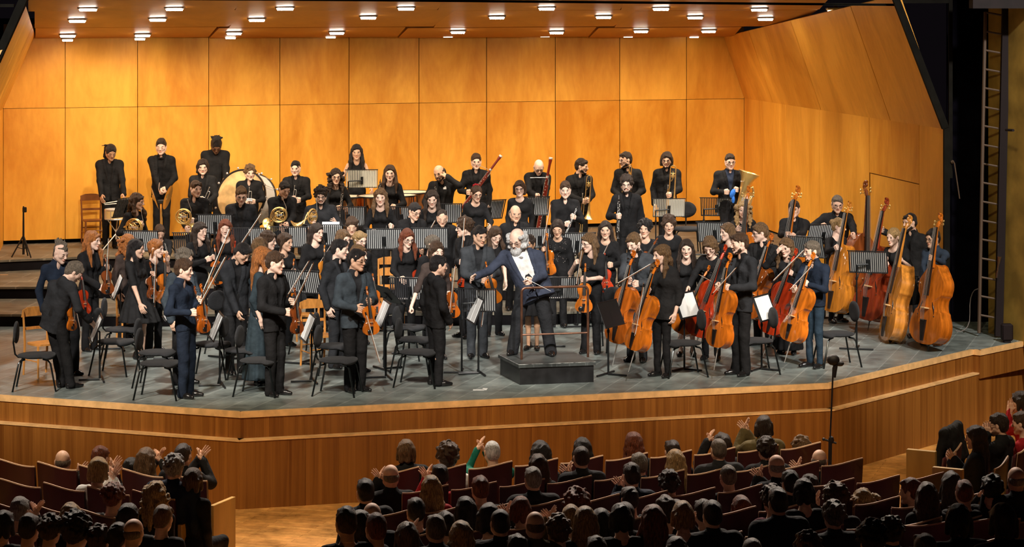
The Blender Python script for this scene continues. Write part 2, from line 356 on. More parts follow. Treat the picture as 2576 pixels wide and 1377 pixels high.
def hairmesh(style,c,B,hs,body,seed,vox=.009):
    l,f,u=B; W=lambda x,y,z:c+(l*x+f*y+u*z)*hs; ax=[np.array(v) for v in(l,f,u)]; bl,bf,bu=body; D=Vector((0,0,-1)); q=hs
    long=style in('long','longfront','wavy','curlylong','pony','dreads','straight','halfup')
    lo=Vector(c)-Vector((.22,.22,.62 if long else .2)); hi=Vector(c)+Vector((.22,.22,.24))
    fd=Field(lo,hi,vox); rs=random.Random(seed)
    def E(p,r,k=.02,cut=False): fd.ball(W(*p),[x*q for x in r],k=k,cut=cut,axes=ax)
    def Cn(a,b,ra,rb,k=.02): fd.cone(a,b,ra*q,rb*q,k=k)
    full={'buzz':(.079,.101,.0915,.0),'short':(.081,.104,.099,.002),'side':(.083,.106,.105,.005),'curly':(.094,.114,.110,.006),'wavyshort':(.092,.112,.106,.004),'bald':(.0795,.102,.06,0),'fringe':(.088,.108,.06,0),'mop':(.098,.118,.112,.006),'wildfringe':(.09,.11,.06,0)}.get(style,(.086,.108,.100,.003))
    if style=='bald':
        E((0,-.020,-.005),(.0805,.098,.062)); E((0,.02,.085),(.12,.14,.075),k=.01,cut=True)
    elif style=='wildfringe':
        E((0,-.035,-.005),(.104,.104,.084)); E((0,.03,.085),(.10,.13,.065),k=.01,cut=True)
        for i in range(40):
            a=rs.uniform(.7,5.6); z=rs.uniform(-.09,.055); E((math.sin(a)*.098,math.cos(a)*.100-.02,z),(.026,.026,.022),k=.01)
    elif style=='fringe':
        E((0,-.035,-.005),(.098,.098,.078)); E((0,.03,.085),(.10,.13,.065),k=.01,cut=True)
    elif style=='mohawk':
        E((0,-.014,.028),(.0765,.099,.0895))
        for i in range(14): t=i/13; a=R(-20+t*170); p=(rs.uniform(-.012,.012),.09*math.cos(a)-.02,.03+.095*math.sin(a)); q2=W(p[0]*1.5,p[1]*1.35-.01,p[2]+.035+.02*rs.random()); Cn(W(*p),q2,.020,.006,.012)
        Cn(W(0,-.10,0),W(0,-.11,-.09),.028,.012)
    else:
        E((0,-.016,.030+full[3]),full[:3]); E((0,-.050,-.018),(.074,.060,.066))
        if style in('side','short'): Cn(W(-.035,.055,.080),W(.035,.06,.088),.022,.024)
    if style in('short','side','buzz','pony','bun','updo','fringe'):
        for s in(-1,1): E((s*.092,.004,-.022),(.034,.030,.042),k=.006,cut=True)
    if style in('curly','mop'):
        for i in range(46 if style=='mop' else 38):
            a=rs.uniform(0,2*math.pi); z=rs.uniform(-.35,1); rr=math.sqrt(1-z*z); p=(math.sin(a)*rr*full[0],math.cos(a)*rr*full[1]-.02,z*full[2]+.03)
            if p[1]>.055 and p[2]<.075: continue
            E(p,(.020,.020,.020),k=.008)
    if style in('bob','wavyshort'):
        for s in(-1,1): Cn(W(s*.078,-.012,.03),W(s*.086,.006,-.075),.026,.022); Cn(W(s*.06,-.06,0),W(s*.066,-.06,-.085),.035,.03)
        Cn(W(0,-.09,.0),W(0,-.09,-.085),.035,.03)
    if style in('pony','bun','halfup'): pass
    if style=='pony':
        E((0,-.118,.03),(.026,.03,.03)); p=W(0,-.135,.02); Cn(p,p+D*.14-bf*.02,.030,.034); Cn(p+D*.14-bf*.02,p+D*.36,.034,.012)
    if style=='bun': E((0,-.112,.055),(.042,.04,.042),k=.01)
    if style=='updo':
        E((0,-.085,.03),(.07,.055,.06)); Cn(W(-.06,.06,.065),W(.07,.02,.07),.03,.03)
        for s in(-1,1): Cn(W(s*.08,0,-.01),W(s*.08,-.02,-.12),.016,.010)
    if long and style not in('pony','dreads'):
        L={'long':.34,'longfront':.30,'wavy':.28,'curlylong':.26,'straight':.34,'halfup':.34}[style]
        fr=.045 if style in('longfront','wavy','curlylong','straight') else -.035
        for s in(-1,1):
            a=W(s*.076,-.018,.035); b=W(s*.084,-.012,-.05); d=Vector(c)+bl*(s*.100*q)+bf*(fr*q)+D*.155*q; e=Vector(c)+bl*(s*.098*q)+bf*((fr+.035)*q)+D*(L*q)
            Cn(a,b,.024,.027); Cn(b,d,.027,.032); Cn(d,e,.032,.012)
            a=W(s*.055,-.065,.03); b=W(s*.066,-.07,-.06); d=Vector(c)+bl*(s*.070*q)-bf*.095*q+D*.17*q; e=Vector(c)+bl*(s*.055*q)-bf*.115*q+D*(L+.02)*q
            Cn(a,b,.036,.036); Cn(b,d,.036,.036); Cn(d,e,.036,.016)
        a=W(0,-.09,.0); d=Vector(c)-bf*.11*q+D*.18*q; e=Vector(c)-bf*.125*q+D*(L+.05)*q; Cn(a,d,.04,.04); Cn(d,e,.04,.016)
        if style=='curlylong':
            for i in range(60):
                s=rs.choice((-1,1)); t=rs.random(); p=Vector(c)+bl*(s*q*rs.uniform(.07,.125))+bf*(q*rs.uniform(-.12,.05))+D*(q*(t*.30-.06)); fd.ball(p,.024*q,k=.01)
    if style=='dreads':
        for i in range(16):
            s=rs.uniform(-.06,.06); p=W(s,-.10,.06+rs.uniform(-.03,.02)); m=p-bf*.03+D*rs.uniform(.02,.08)-bl*.03; Cn(p,m,.014,.011,.006); Cn(m,m+D*rs.uniform(.08,.2)-bl*rs.uniform(0,.03),.011,.007,.006)
        for i in range(10): p=W(rs.uniform(-.05,.0),-.06,.10); Cn(p,p-bl*rs.uniform(.04,.11)+Vector((0,0,rs.uniform(-.03,.03))),.009,.005,.006)
    if style=='dreadup':
        E((0,-.02,.10),(.075,.08,.075))
        for i in range(22): a=rs.uniform(0,6.28); p=W(.05*math.cos(a),-.02+.05*math.sin(a),.13); Cn(p,p+Vector((math.cos(a)*.045,math.sin(a)*.045,rs.uniform(.0,.045))),.010,.006,.006)
    if style!='mohawk' and style!='bald' and style not in('fringe','wildfringe'):
        E((0,.112,-.035),(.066,.080,.098 if style not in('short','side','buzz') else .106),k=.008,cut=True)
        if style in('side','short','wavyshort','bob','long','longfront','straight','wavy'):
            s=rs.choice((-1,1)); Cn(W(s*.02,.085,.085),W(-s*.055,.070,.055),.014,.012,.012)
    elif style!='mohawk': E((0,.115,-.04),(.075,.085,.14),k=.008,cut=True)
    else:
        E((0,.112,-.035),(.066,.080,.098),k=.008,cut=True)
    amp={'curly':.006,'mop':.006,'curlylong':.006,'wavy':.006,'wavyshort':.006,'buzz':.001,'bald':.0015,'dreads':.002}.get(style,.0035)
    fd.noise(amp*q,110 if style in('curly','mop','curlylong') else 70,seed)
    return fd.nets()
PEOPLE=[]
def torso(fd,J,grow,low=0.0,flare=0.0,kk=.05,top=True,bust=0.0):
    """trunk from the hips to the shoulders"""
    l,f=J['l'],J['f']; P,Wc,Ch,N=J['pel'],J['waist'],J['chest'],J['neck']; w=J['w']; q=1.22; g=grow
    rh,rw,rc=J['rh']+g,J['rw']+g,J['rc']+g; n=f
    lowp=P-(J['up']*low)
    for s in(-1,1):
        fd.cone(lowp+l*(s*(.060*w+flare)),P+l*(s*.062*w),rh+flare,rh,k=kk,n=n,q=q)
        fd.cone(P+l*(s*.062*w),Wc+l*(s*.052*w),rh,rw,k=kk,n=n,q=q); fd.cone(Wc+l*(s*.052*w),Ch+l*(s*.072*w),rw,rc,k=kk,n=n,q=q)
        if top: fd.cone(Ch+l*(s*.080*w),J['sh'][0 if s>0 else 1]-l*(s*.045)-J['up']*.015,rc*.80,.055+g,k=kk); fd.cone(N-J['up']*.01,J['sh'][0 if s>0 else 1]-l*(s*.02),.050+g*.6,.050+g,k=.05)
        if bust: fd.ball(Ch+l*(s*.062*w)+f*(J['rc']*.78)-J['up']*.02,.052+g*.6,k=.04)
def person(x,yt,t,label,yf=None,lv=0,Y=None,H=None,hx=None,hp=6,hr=0,fx=None,sex='m',skin='a',hair='short',hc='dark',top='suit',tc='black',sc='black',bc='black',
           Lh=None,Rh=None,Lp=None,Rp=None,gl=False,beard=None,w=1.0,st=.085,seat=False,eyes=None,vox=.0125,sl=1.0,legs='pants',bow=None,head=1.0,step=0,group='orchestra musicians',lpole=None,rpole=None,lean=0,kid=False,row=None,ow=1.0,btnh=.30,jl=.15,hipx=None,zt=None):
    sd=len(PEOPLE)*7+3; rs=random.Random(sd)
    fz=LV[lv] if lv in LV else lv
    dH=(1.76 if sex=='m' else 1.66) if H is None else H
    if Y is None:
        if yf is not None: Y=G(0,yf,fz).y
        else: Y=F/((yt-YH)/(CZ-fz-dH))
        if True:
            xx=(x-CX)/(F/Y); a,b=LVR.get(lv,xx) if lv in LV else (0,99); Y=min(max(Y,a+.28),b-.22)
    topz=CZ-(yt-YH)/(F/Y)
    hX=(x-CX)/(F/Y); Ht=topz-fz
    if not seat and not(1.42<Ht<2.0): print('HEIGHT',label,round(Ht,2),'Y',round(Y,2))
    if H is None or (abs(Ht-H)<.25 and lean==0): Hb=Ht
    else: Hb=H
    if seat: Hb=H or 1.7
    k=Hb/1.75; hs=1.09*head*(.45+.55*k) if not seat else 1.06*head
    fem=sex=='f'; hx=t if hx is None else hx
    HB=basis(hx,hp,hr); l,f,u=basis(t); up=Vector((0,0,1))
    cover=.012 if hair in('buzz','bald','none') else (.03 if hair in('mop','dreadup') else .018)
    hc3=Vector((hX,Y,topz-cover))-HB[2]*(.105*hs)-HB[1]*0.0
    ws=w*(.985 if not fem else .94)*(.6+.4*k)*(1 if not seat else 1.10); J={'l':l,'f':f,'up':up,'w':ws}
    N=hc3-HB[2]*(.150*hs)-HB[1]*(.030*hs)-up*.018
    base=Vector(((fx-CX)/(F/Y) if fx is not None else N.x-0,Y,fz))
    if fx is None: base.y=N.y
    if not seat: pel=Vector(((hipx-CX)/(F/Y) if hipx else base.x,base.y,fz+.535*Hb))
    else: pel=Vector((N.x,N.y,N.z-.50*(1 if not fem else .96)))-f*(-.02)
    sp=(N-pel); 
    J['neck']=N; J['pel']=pel; J['waist']=pel+sp*.36-f*.0; J['chest']=pel+sp*.70+f*.012
    J['rh']=(.088 if not fem else .096)*ws; J['rw']=(.092 if not fem else .074)*ws*(1 if w<1.15 else 1.12); J['rc']=(.104 if not fem else .090)*ws
    upt=sp.normalized(); J['up']=upt
    shw=(.180 if not fem else .155)*ws
    J['sh']=[N+l*shw-upt*(.058*k),N-l*shw-upt*(.058*k)]
    ua,fa=.298*k*(1 if not seat else 1),.262*k; hand=.075*k
    arms=[]
    for i,(hh,hp_,s) in enumerate(((Lh,Lp,1),(Rh,Rp,-1))):
        S=J['sh'][i]
        if hh is None: T=S-up*(.60*k)+l*(s*.045)+f*.05; pose=hp_ or 'rest'; pole=-f+l*s*.4
        else:
            T=DP(hh[0],hh[1],Y-(hh[2] if len(hh)>2 else .22)) if not isinstance(hh,Vector) else hh
            pose=hp_ or 'grip'; pole=-up*1.0+l*(s*.55)-f*.25
        pl=(lpole if i==0 else rpole)
        if pl: pole=Vector(pl)
        E,Wr=ik(S,T,ua,fa+hand,pole); d=(Wr-E).normalized(); Wr=E+d*((Wr-E).length-hand); inn=(-l*s); 
        if hh is not None and abs(d.z)<.85: inn=(-l*s)*.7+up*(.0)+(-f)*.5
        if hh is None: inn=(-l*s)
        n=(inn-d*inn.dot(d)).normalized(); arms.append((S,E,Wr,d,n,pose,s))
    J['arms']=arms
    # legs
    legsJ=[]
    for s in(1,-1):
        hip=pel+l*(s*.075*ws)-up*.03
        if not seat:
            an=Vector((base.x,base.y,fz))+l*(s*st)+f*(step*s)+up*(.085*k); kn=hip.lerp(an,.5)+f*.02; legsJ.append((hip,kn,an))
        else:
            kn=hip+f*.42-up*.02+l*(s*.05); an=kn-up*.42+f*.02; legsJ.append((hip,kn,an))
    o_=Vector((base.x,base.y,fz if not seat else pel.z-.5)); M=Matrix.Translation(-o_)
    O=np.array(o_)
    # ---- body: one skin
    lowz=min(a[2].z for a in legsJ) if not seat else pel.z-.15
    allp=[N,hc3]+[a for L in legsJ for a in (L if not seat else L[:2])]+[p for A in arms for p in A[:3]]
    lo=Vector([min(p[i] for p in allp)-.14 for i in range(3)]); hi=Vector([max(p[i] for p in allp)+.14 for i in range(3)])
    fb=Field(lo,hi,vox*1.35 if not seat else .02)
    torso(fb,J,-.022)
    fb.cone(N-up*.02,hc3-HB[2]*(.05*hs)-HB[1]*.015,.056*hs,.050*hs,k=.035)
    bare=legs in('bare','skirt')
    if top in('suit','shirt','coat') and not fem: pass
    for S,E,Wr,d,n,pose,s in arms:
        fb.cone(S,E,.042*ws,.034*k,k=.03).cone(E,Wr,.036*k,.026*k,k=.02)
    for hip,kn,an in legsJ:
        fb.cone(hip,kn,.062*k,.042*k,k=.03); 
        if not seat: fb.cone(kn,kn.lerp(an,.3)-f*.010,.042*k,.047*k,k=.02).cone(kn.lerp(an,.3)-f*.010,an-up*.02,.046*k,.027*k,k=.02).cone(an-up*.03,an+f*.05-up*.045,.022*k,.018*k,k=.02)
    V,Q=fb.nets(); parts=[(V-O,Q,np.zeros(len(Q),int))]
    eyes=eyes or ('shut' if hp>18 else 'open')
    hv,hq,hm=head_full('c' if kid else sex,eyes,True); X=np.array([HB[0],HB[1],HB[2]]); parts.append((hv*hs@X+np.array(hc3)-O,hq,hm))
    for S,E,Wr,d,n,pose,s in arms:
        T=(n.cross(d) if s>0 else d.cross(n)); v,q=HAND[pose]; ks=1.06*(.5+.5*k)*(1 if not fem else .92)
        parts.append((v*ks@np.array([T,n,d])+np.array(Wr)-O,q,np.zeros(len(q),int)))
    n=0;VV=[];QQ=[];MM=[]
    for v,q,m in parts: VV.append(v);QQ.append(q+n);MM.append(m);n+=len(v)
    body=ob('person',mkmesh('person',np.concatenate(VV),np.concatenate(QQ),[skin_m(skin),lips_m[skin],eye_w,eye_d,hair_m(hc if hc!='white' else 'grey')],True,np.concatenate(MM)))
    body.location=o_; tag(body,label,'person',group)
    def part(name,V,Q,m,**kw):
        if len(V)==0: return None
        return ob(name,mkmesh(name,np.asarray(V)-O,Q,m,True),body,**kw)
    # ---- hair
    if hair!='none':
        V,Q=hairmesh(hair,hc3,HB,hs,(l,f,up),sd,.0085 if not seat else .0105); part('hair',V,Q,hair_m(hc))
    if beard:
        bm,bs=beard; X2=[np.array(v) for v in HB]; Wd=lambda x,y,z:hc3+(HB[0]*x+HB[1]*y+HB[2]*z)*hs
        fd=Field(hc3-Vector((.16,.16,.3)),hc3+Vector((.16,.16,.1)),.0065)
        for s in(-1,1): fd.cone(Wd(s*.062,.012,-.02),Wd(s*.050,.022,-.068),.014*hs,.022*hs,k=.02).cone(Wd(s*.050,.022,-.068),Wd(s*.014,.066,-.102),.022*hs,.024*hs*bs,k=.02); fd.cone(Wd(0,.093,-.046),Wd(s*.028,.080,-.066),.008*hs,.008*hs,k=.008)
        fd.ball(Wd(0,.072,-.105),.026*hs*bs,k=.02)
        if bs>1.3: fd.cone(Wd(0,.075,-.11),Wd(0,.085,-.17),.045*hs,.02*hs,k=.03)
        fd.ball(Wd(0,.10,-.060),[.022*hs,.02*hs,.009*hs],k=.006,cut=True,axes=X2); fd.noise(.003,150,sd)
        V,Q=fd.nets(); part('beard',V,Q,hair_m(bm))
    if gl:
        b=MB(); 
        for s in(-1,1): b.tube([(s*.034+.021*math.cos(a),.099-.006*abs(math.cos(a)),-.001+.0155*math.sin(a)) for a in [2*math.pi*i/12 for i in range(12)]],.0021,5,closed=True); b.tube([(s*.055,.094,.003),(s*.078,.05,.004),(s*.082,-.005,0)],.0022,5)
        b.tube([(-.013,.1,.003),(.013,.1,.003)],.0022,5)
        v=np.concatenate(b.V)*hs@X+np.array(hc3); ob('glasses',mkmesh('glasses',v-O,b.F,[glass_f if gl is True else MAT[gl]]),body)
    # ---- clothes
    gtop=.012; low=.0; cuff=sl
    allp=[N,pel-up*.35]+[p for A in arms for p in A[:3]]
    lo=Vector([min(p[i] for p in allp)-.2 for i in range(3)]); hi=Vector([max(p[i] for p in allp)+.2 for i in range(3)])
    lo.z=min(min(A[2].z for A in arms)-.06,pel.z-.26-(jl-.15)); hi.z=max(N.z+.10,max(max(A[0].z,A[1].z,A[2].z) for A in arms)+.09)
    vx=vox if not seat else .017
    def hem(fd,dist):
        c=pel-upt*dist; Xg,Yg,Zg=fd.pts((slice(None),)*3); al=(Xg-c.x)*upt.x+(Yg-c.y)*upt.y+(Zg-c.z)*upt.z; rr=(Xg-c.x)**2+(Yg-c.y)**2
        arm=np.ones(al.shape,bool)
        for A in arms:
            for p,q_ in((A[0],A[1]),(A[1],A[2])):
                ab=np.array(q_-p); L=ab.dot(ab); t=np.clip(((Xg-p.x)*ab[0]+(Yg-p.y)*ab[1]+(Zg-p.z)*ab[2])/L,0,1); d=np.sqrt((Xg-p.x-t*ab[0])**2+(Yg-p.y-t*ab[1])**2+(Zg-p.z-t*ab[2])**2); arm&=(d>.075*ws)
        fd.v=np.where(arm,np.maximum(fd.v,-al),fd.v).astype(np.float32)
    def sleeves(fd,g,frac,wr=1.0):
        for S,E,Wr,d,n,pose,s in arms:
            if frac<=.5: fd.cone(S,S.lerp(E,frac*2),(.050*ws+g),.044*k+g,k=.04)
            else:
                t_=(frac-.5)*2; fd.cone(S,E,.049*ws+g,.043*k+g,k=.045).cone(E,E.lerp(Wr,t_*1.0+.02),.042*k+g,(.032*k+g)*wr,k=.025)
    if top=='suit':
        fs=Field(lo,hi,vx*1.1); torso(fs,J,.004+(.017 if ow!=1 else 0),.04 if ow!=1 else 0,0,bust=0); 
        fs.cone(N+upt*.0,N+(hc3-N)*.20,.064*hs,.062*hs,k=.02); fs.ball(N+f*.10+upt*.012,[.026,.07,.040],k=.006,cut=True,axes=[np.array(v) for v in(l,f,upt)]); fs.noise(.003,40,sd)
        for i in range(3): fs.ball(N+f*(.113*ws)-upt*(.10+.09*i),.006,k=.003)
       
        ax=[np.array(v) for v in(l,f,up)]
        V,Q=fs.nets(); part('shirt',V,Q,cloth_m(sc))
        fj=Field(lo,hi,vx); torso(fj,J,.019+(.010 if ow!=1 else 0),(jl+.09)*k,.010,bust=.03 if fem else 0); sleeves(fj,.012,1.0,1.10)
        fj.cone(N-upt*.01-f*.02,N+upt*.022-f*.022,.075*hs,.066*hs,k=.02)
        btn=pel+sp*btnh
        # opening in front
        Xg,Yg,Zg=fj.pts((slice(None),)*3); rx,ry,rz=Xg-N.x,Yg-N.y,Zg-N.z
        al=rx*upt.x+ry*upt.y+rz*upt.z; la=(rx-al*upt.x)*l.x+(ry-al*upt.y)*l.y+(rz-al*upt.z)*l.z; fo=(rx-al*upt.x)*f.x+(ry-al*upt.y)*f.y+(rz-al*upt.z)*f.z
        Lb=(N-btn).dot(upt); t_=np.clip((al+Lb)/(Lb+.01),0,1.3); wid=(.068*ws*ow)*t_**(.9 if ow==1 else .22)
        m=(np.abs(la)-wid); m2=np.where(fo>-.02,m,.1); m3=np.maximum(m2,-(fo+.02)); m3=np.where(al>-Lb,m3,.1)
        # lapels: a raised band along the edge of the opening
        lap=np.maximum(np.abs(m-.030)-.028*np.clip(t_*1.6,0,1),-(fo-.0)); lap=np.where((al<.03)&(al>-Lb+.02),lap,.1)
        fj.v=np.where(lap<0,fj.v-.013,fj.v); fj.noise(.0065,24,sd)
        slit=np.where((al<-Lb)&(fo>0),np.abs(la)-.006-.05*np.clip((-Lb-al-.12),0,1),.1)
        fj.v=np.maximum(fj.v,-np.minimum(m3,slit)).astype(np.float32)
        hem(fj,jl*k); V,Q=fj.nets(); jk=part('jacket',V,Q,cloth_m(tc))
    elif top in('shirt','top','tshirt','coat','robe'):
        fs=Field(lo,hi,vx); g=.014 if top=='shirt' else (.028 if top=='coat' else .006)
        torso(fs,J,g,(.17*k if top in('shirt','top','coat') else .12),.004,bust=.03 if fem else 0)
        sleeves(fs,.006 if top!='coat' else .02,sl); fs.noise(.0065 if top!='top' else .004,26,sd)
        if top in('shirt','coat'):
            fs.cone(N-upt*.004-f*.012,N+(hc3-N)*.22,.074*hs,.068*hs,k=.015)
            ax=[np.array(v) for v in(l,f,upt)]; fs.ball(N+f*.090+upt*.005,[.030,.075,.070],k=.008,cut=True,axes=ax)
        else:
            dep=.045 if fem else .02
            fs.ball(N+f*.05+upt*.055,[.095*ws,.13,.085+dep*.6],k=.008,cut=True,axes=[np.array(v) for v in(l,f,upt)])
        hem(fs,.085*k if top in('shirt','top') else (.17*k if top=='coat' else .05)); V,Q=fs.nets(); part('shirt' if top in('shirt','tshirt') else ('coat' if top=='coat' else 'top'),V,Q,cloth_m(tc))
    elif top=='sleeveless':
        fs=Field(lo,hi,vx); torso(fs,J,.006,.08,.0,bust=.03)
        for i in(0,1): fs.ball(J['sh'][i]+l*((1,-1)[i]*.03)+upt*.01,.075,k=.01,cut=True)
        fs.ball(N+f*.06+upt*.05,[.06,.12,.11],k=.01,cut=True,axes=[np.array(v) for v in(l,f,upt)])
        V,Q=fs.nets(); part('top',V,Q,cloth_m(tc))
    if bow:
        b=MB(); c0=N+f*(.112*ws)-up*.012 if bow!='conductor' else N+f*(.118*ws)-up*.05
        z=1.0 if bow!='conductor' else 1.5; rot=Matrix([[l.x,f.x,0],[l.y,f.y,0],[0,0,1]])
        for s in(-1,1): b.ell(c0-o_+l*s*.024*z,(.022*z,.010,.014*z),8,rot=rot)
        b.ell(c0-o_,(.009,.012,.009),8,rot=rot); b.obj('bow_tie',[cloth_m('black2' if bow!='conductor' else 'lgrey')],body)
    # ---- trousers / skirts
    if seat:
        fl=Field(pel-Vector((.75,.75,.22)),pel+Vector((.75,.75,.16)),.022)
        for hip,kn,an in legsJ: fl.cone(hip,kn,.085,.065,k=.05).cone(kn,kn-up*.16,.062,.056,k=.03)
        fl.cone(pel+l*.05,pel-l*.05,.12,.12,k=.05)
        V,Q=fl.nets(); part('trousers',V,Q,cloth_m(bc)); PEOPLE.append(body); person.last=(body,Y,J); return body
    zl=fz+.05; lp=[p for L in legsJ for p in L]+[pel]
    lo=Vector([min(p[i] for p in lp)-.2 for i in range(3)]); hi=Vector([max(p[i] for p in lp)+.2 for i in range(3)]); hi.z=J['waist'].z+.06
    if legs=='pants' or legs=='slim':
        lo.z=fz+.02; fl=Field(lo,hi,vx*1.1); a,b_,c_=(.092,.068,.060) if legs=='pants' else (.084,.058,.046)
        for hip,kn,an in legsJ: fl.cone(hip,kn,a*ws,b_*ws,k=.035).cone(kn,an-up*(.040 if legs=='pants' else .012),b_*ws,c_*ws,k=.02)
        fl.cone(pel+l*(.045*ws),pel-l*(.045*ws),J['rh']+.006,J['rh']+.006,k=.05,n=f,q=1.15); fl.cone(pel,pel+sp*.25,J['rh'],J['rw'],k=.04); fl.noise(.006,20,sd+1)
        V,Q=fl.nets(); part('trousers',V,Q,cloth_m(bc))
    else:
        z0={'skirt':.30,'dress':.03}[legs]*Hb+fz; lo=Vector((base.x-.42,base.y-.42,z0)); hi=Vector((base.x+.42,base.y+.42,J['waist'].z+.05)); fl=Field(lo,hi,vx*1.1)
        Xg,Yg,Zg=fl.pts((slice(None),)*3); tz=np.clip((J['waist'].z+.02-Zg)/(J['waist'].z-z0),0,1)
        cx=base.x+(J['waist'].x-base.x)*(1-tz); cy=base.y+(J['waist'].y-base.y)*(1-tz); dx,dy=Xg-cx,Yg-cy; r=np.sqrt(dx*dx+dy*dy*1.1); an_=np.arctan2(dy,dx)
        rad=J['rw']*1.22+(.20 if legs=='skirt' else .13)*tz**.8; rad=rad*(1+.06*tz*np.sin(an_*13+sd)); d=np.maximum(r-rad,Zg-(J['waist'].z+.03)); d=np.maximum(d,z0+.02-Zg)
        fl.v=np.minimum(fl.v,d*.8).astype(np.float32); V,Q=fl.nets(); part('skirt',V,Q,cloth_m(bc))
    if legs in('skirt',): pass
    for i,(hip,kn,an) in enumerate(legsJ):
        s=(1,-1)[i]; fd_=(f+l*s*.22).normalized(); fs=Field((an.x-.3,an.y-.3,fz-.01),(an.x+.3,an.y+.3,fz+.14),.0105)
        a0=Vector((an.x,an.y,fz+.030))-fd_*.035; kk=1.0 if not fem else .88
        fs.cone(a0,a0+fd_*.12*kk,.036*kk,.040*kk,k=.02).cone(a0+fd_*.12*kk,a0+fd_*.205*kk-up*.004,.038*kk,.024*kk,k=.03).cone(a0+up*.01,a0+up*.06+fd_*.012,.037*kk,.036*kk,k=.02)
        Xg,Yg,Zg=fs.pts((slice(None),)*3); fs.v=np.maximum(fs.v,(fz+.001-Zg)).astype(np.float32)
        V,Q=fs.nets(); part('shoe',V,Q,leather)
    PEOPLE.append(body); person.last=(body,Y,J); return body
# ---------------------------------------------------------------- the hall
def struct(o): o['kind']='structure'; return o
U=Vector((.957,.291,0)).normalized(); FLA=-1.15
def wallY(X): return 42.45+.304*(X+9.05)
def onwall(x,y,off=0):
    a=(x-CX)/F; Y=(42.45+.304*9.05)/(1-.304*a)-off; return DP(x,y,Y)
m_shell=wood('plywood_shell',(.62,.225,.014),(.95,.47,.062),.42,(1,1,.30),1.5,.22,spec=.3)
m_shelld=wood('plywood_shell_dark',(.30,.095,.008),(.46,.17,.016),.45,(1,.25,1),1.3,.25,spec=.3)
m_lip=wood('fascia_veneer',(.15,.045,.006),(.34,.130,.022),.36,(3.2,3.2,.07),3.4,.16)
m_ledge=mat('ledge_wood',(.80,.48,.20),.35,noise=.15,nscale=8)
m_black=mat('black_fabric',(.008,.007,.008),.95,spec=.1,noise=.3,nscale=3)
m_steel=mat('black_steel',(.009,.008,.006),.9,spec=.1,metal=0,noise=.2,nscale=6)
m_void=mat('wing_curtain',(.004,.0035,.006),1,spec=0,noise=.3,nscale=4)
def floormat(name,ca,cb,cm,sx,sy,rot,rough,mort=.02):
    m,t,b=nt(name); N=t.nodes; L=t.links
    tc=N.new('ShaderNodeTexCoord'); mp=N.new('ShaderNodeMapping'); mp.inputs['Rotation'].default_value=(0,0,R(rot)); L.new(tc.outputs['Object'],mp.inputs['Vector'])
    br=N.new('ShaderNodeTexBrick'); br.inputs['Scale'].default_value=1; br.inputs['Brick Width'].default_value=sx; br.inputs['Row Height'].default_value=sy; br.inputs['Mortar Size'].default_value=mort; br.inputs['Mortar Smooth'].default_value=.3; br.offset=.37
    br.inputs['Color1'].default_value=(*ca,1); br.inputs['Color2'].default_value=(*cb,1); br.inputs['Mortar'].default_value=(*cm,1); L.new(mp.outputs[0],br.inputs['Vector'])
    n=N.new('ShaderNodeTexNoise'); n.inputs['Scale'].default_value=2.2; n.inputs['Detail'].default_value=7; n.inputs['Roughness'].default_value=.7; L.new(mp.outputs[0],n.inputs['Vector'])
    mr=N.new('ShaderNodeMapRange'); mr.inputs[1].default_value=.3; mr.inputs[2].default_value=.72; mr.inputs[3].default_value=.42; mr.inputs[4].default_value=1.65; L.new(n.outputs[0],mr.inputs[0])
    x=N.new('ShaderNodeMix'); x.data_type='RGBA'; x.blend_type='MULTIPLY'; x.inputs[0].default_value=1; L.new(br.outputs[0],x.inputs[6]); L.new(mr.outputs[0],x.inputs[7]); L.new(x.outputs[2],b.inputs['Base Color'])
    r=N.new('ShaderNodeMapRange'); r.inputs[3].default_value=rough-.12; r.inputs[4].default_value=rough+.15; L.new(n.outputs[0],r.inputs[0]); L.new(r.outputs[0],b.inputs['Roughness'])
    MAT[name]=m; return m
m_stage=floormat('stage_boards',(.205,.235,.226),(.142,.168,.160),(.29,.32,.305),1.25,.31,17+90,.36,.008)
m_riser=floormat('riser_boards',(.140,.122,.088),(.112,.100,.073),(.23,.21,.16),.7,.55,4,.5,.012)
m_parq=floormat('parquet',(.74,.37,.10),(.62,.29,.075),(.36,.15,.03),.9,.12,17,.30,.004)
# stage floor
front=[G(0,995),G(605,1037),G(2085,965),G(2448,880)]
A0=front[0]+(front[0]-front[1]).normalized()*5
stg=[A0,front[1],front[2],front[3],G(2466,882),G(2600,855),Vector((14,40,0)),Vector((14,52,0)),Vector((-14,52,0)),Vector((-14,38,0))]
b=MB(); b.prism([(p.x,p.y) for p in stg],-.06,0); struct(b.obj('floor_stage',[m_stage],smooth=False))
b=MB(); b.prism([(-20,14),(20,14),(20,45),(-20,45)],-1.25,FLA); struct(b.obj('floor_auditorium',[m_parq],smooth=False))
# front fascia: boards, ledge, lower boards
def fascia(name,pts,z0,z1,off,m,bw=.62):
    b=MB()
    for p,q in zip(pts[:-1],pts[1:]):
        d=(q-p); L=d.length; d.normalize(); n=Vector((d.y,-d.x,0)); k=max(1,int(L/bw)); 
        for i in range(k):
            a=p+d*(L*i/k+.0007)+n*off; c=p+d*(L*(i+1)/k-.0007)+n*off
            b.slab([(a.x,a.y,z0),(c.x,c.y,z0),(c.x,c.y,z1),(a.x,a.y,z1)],-n*.03)
    return struct(b.obj(name,[m],smooth=False))
def offp(pts,o):
    r=[]
    for i,p in enumerate(pts):
        ds=[(pts[j+1]-pts[j]).normalized() for j in (i-1,i) if 0<=j<len(pts)-1]; ns=[Vector((d.y,-d.x,0)) for d in ds]; n=sum(ns,Vector())/len(ns); r.append(p+n*(o/ (n.length**2)))
    return r
FR=[A0,front[1],front[2],front[3]]; FR2=FR+[G(2466,882),G(2640,846)]
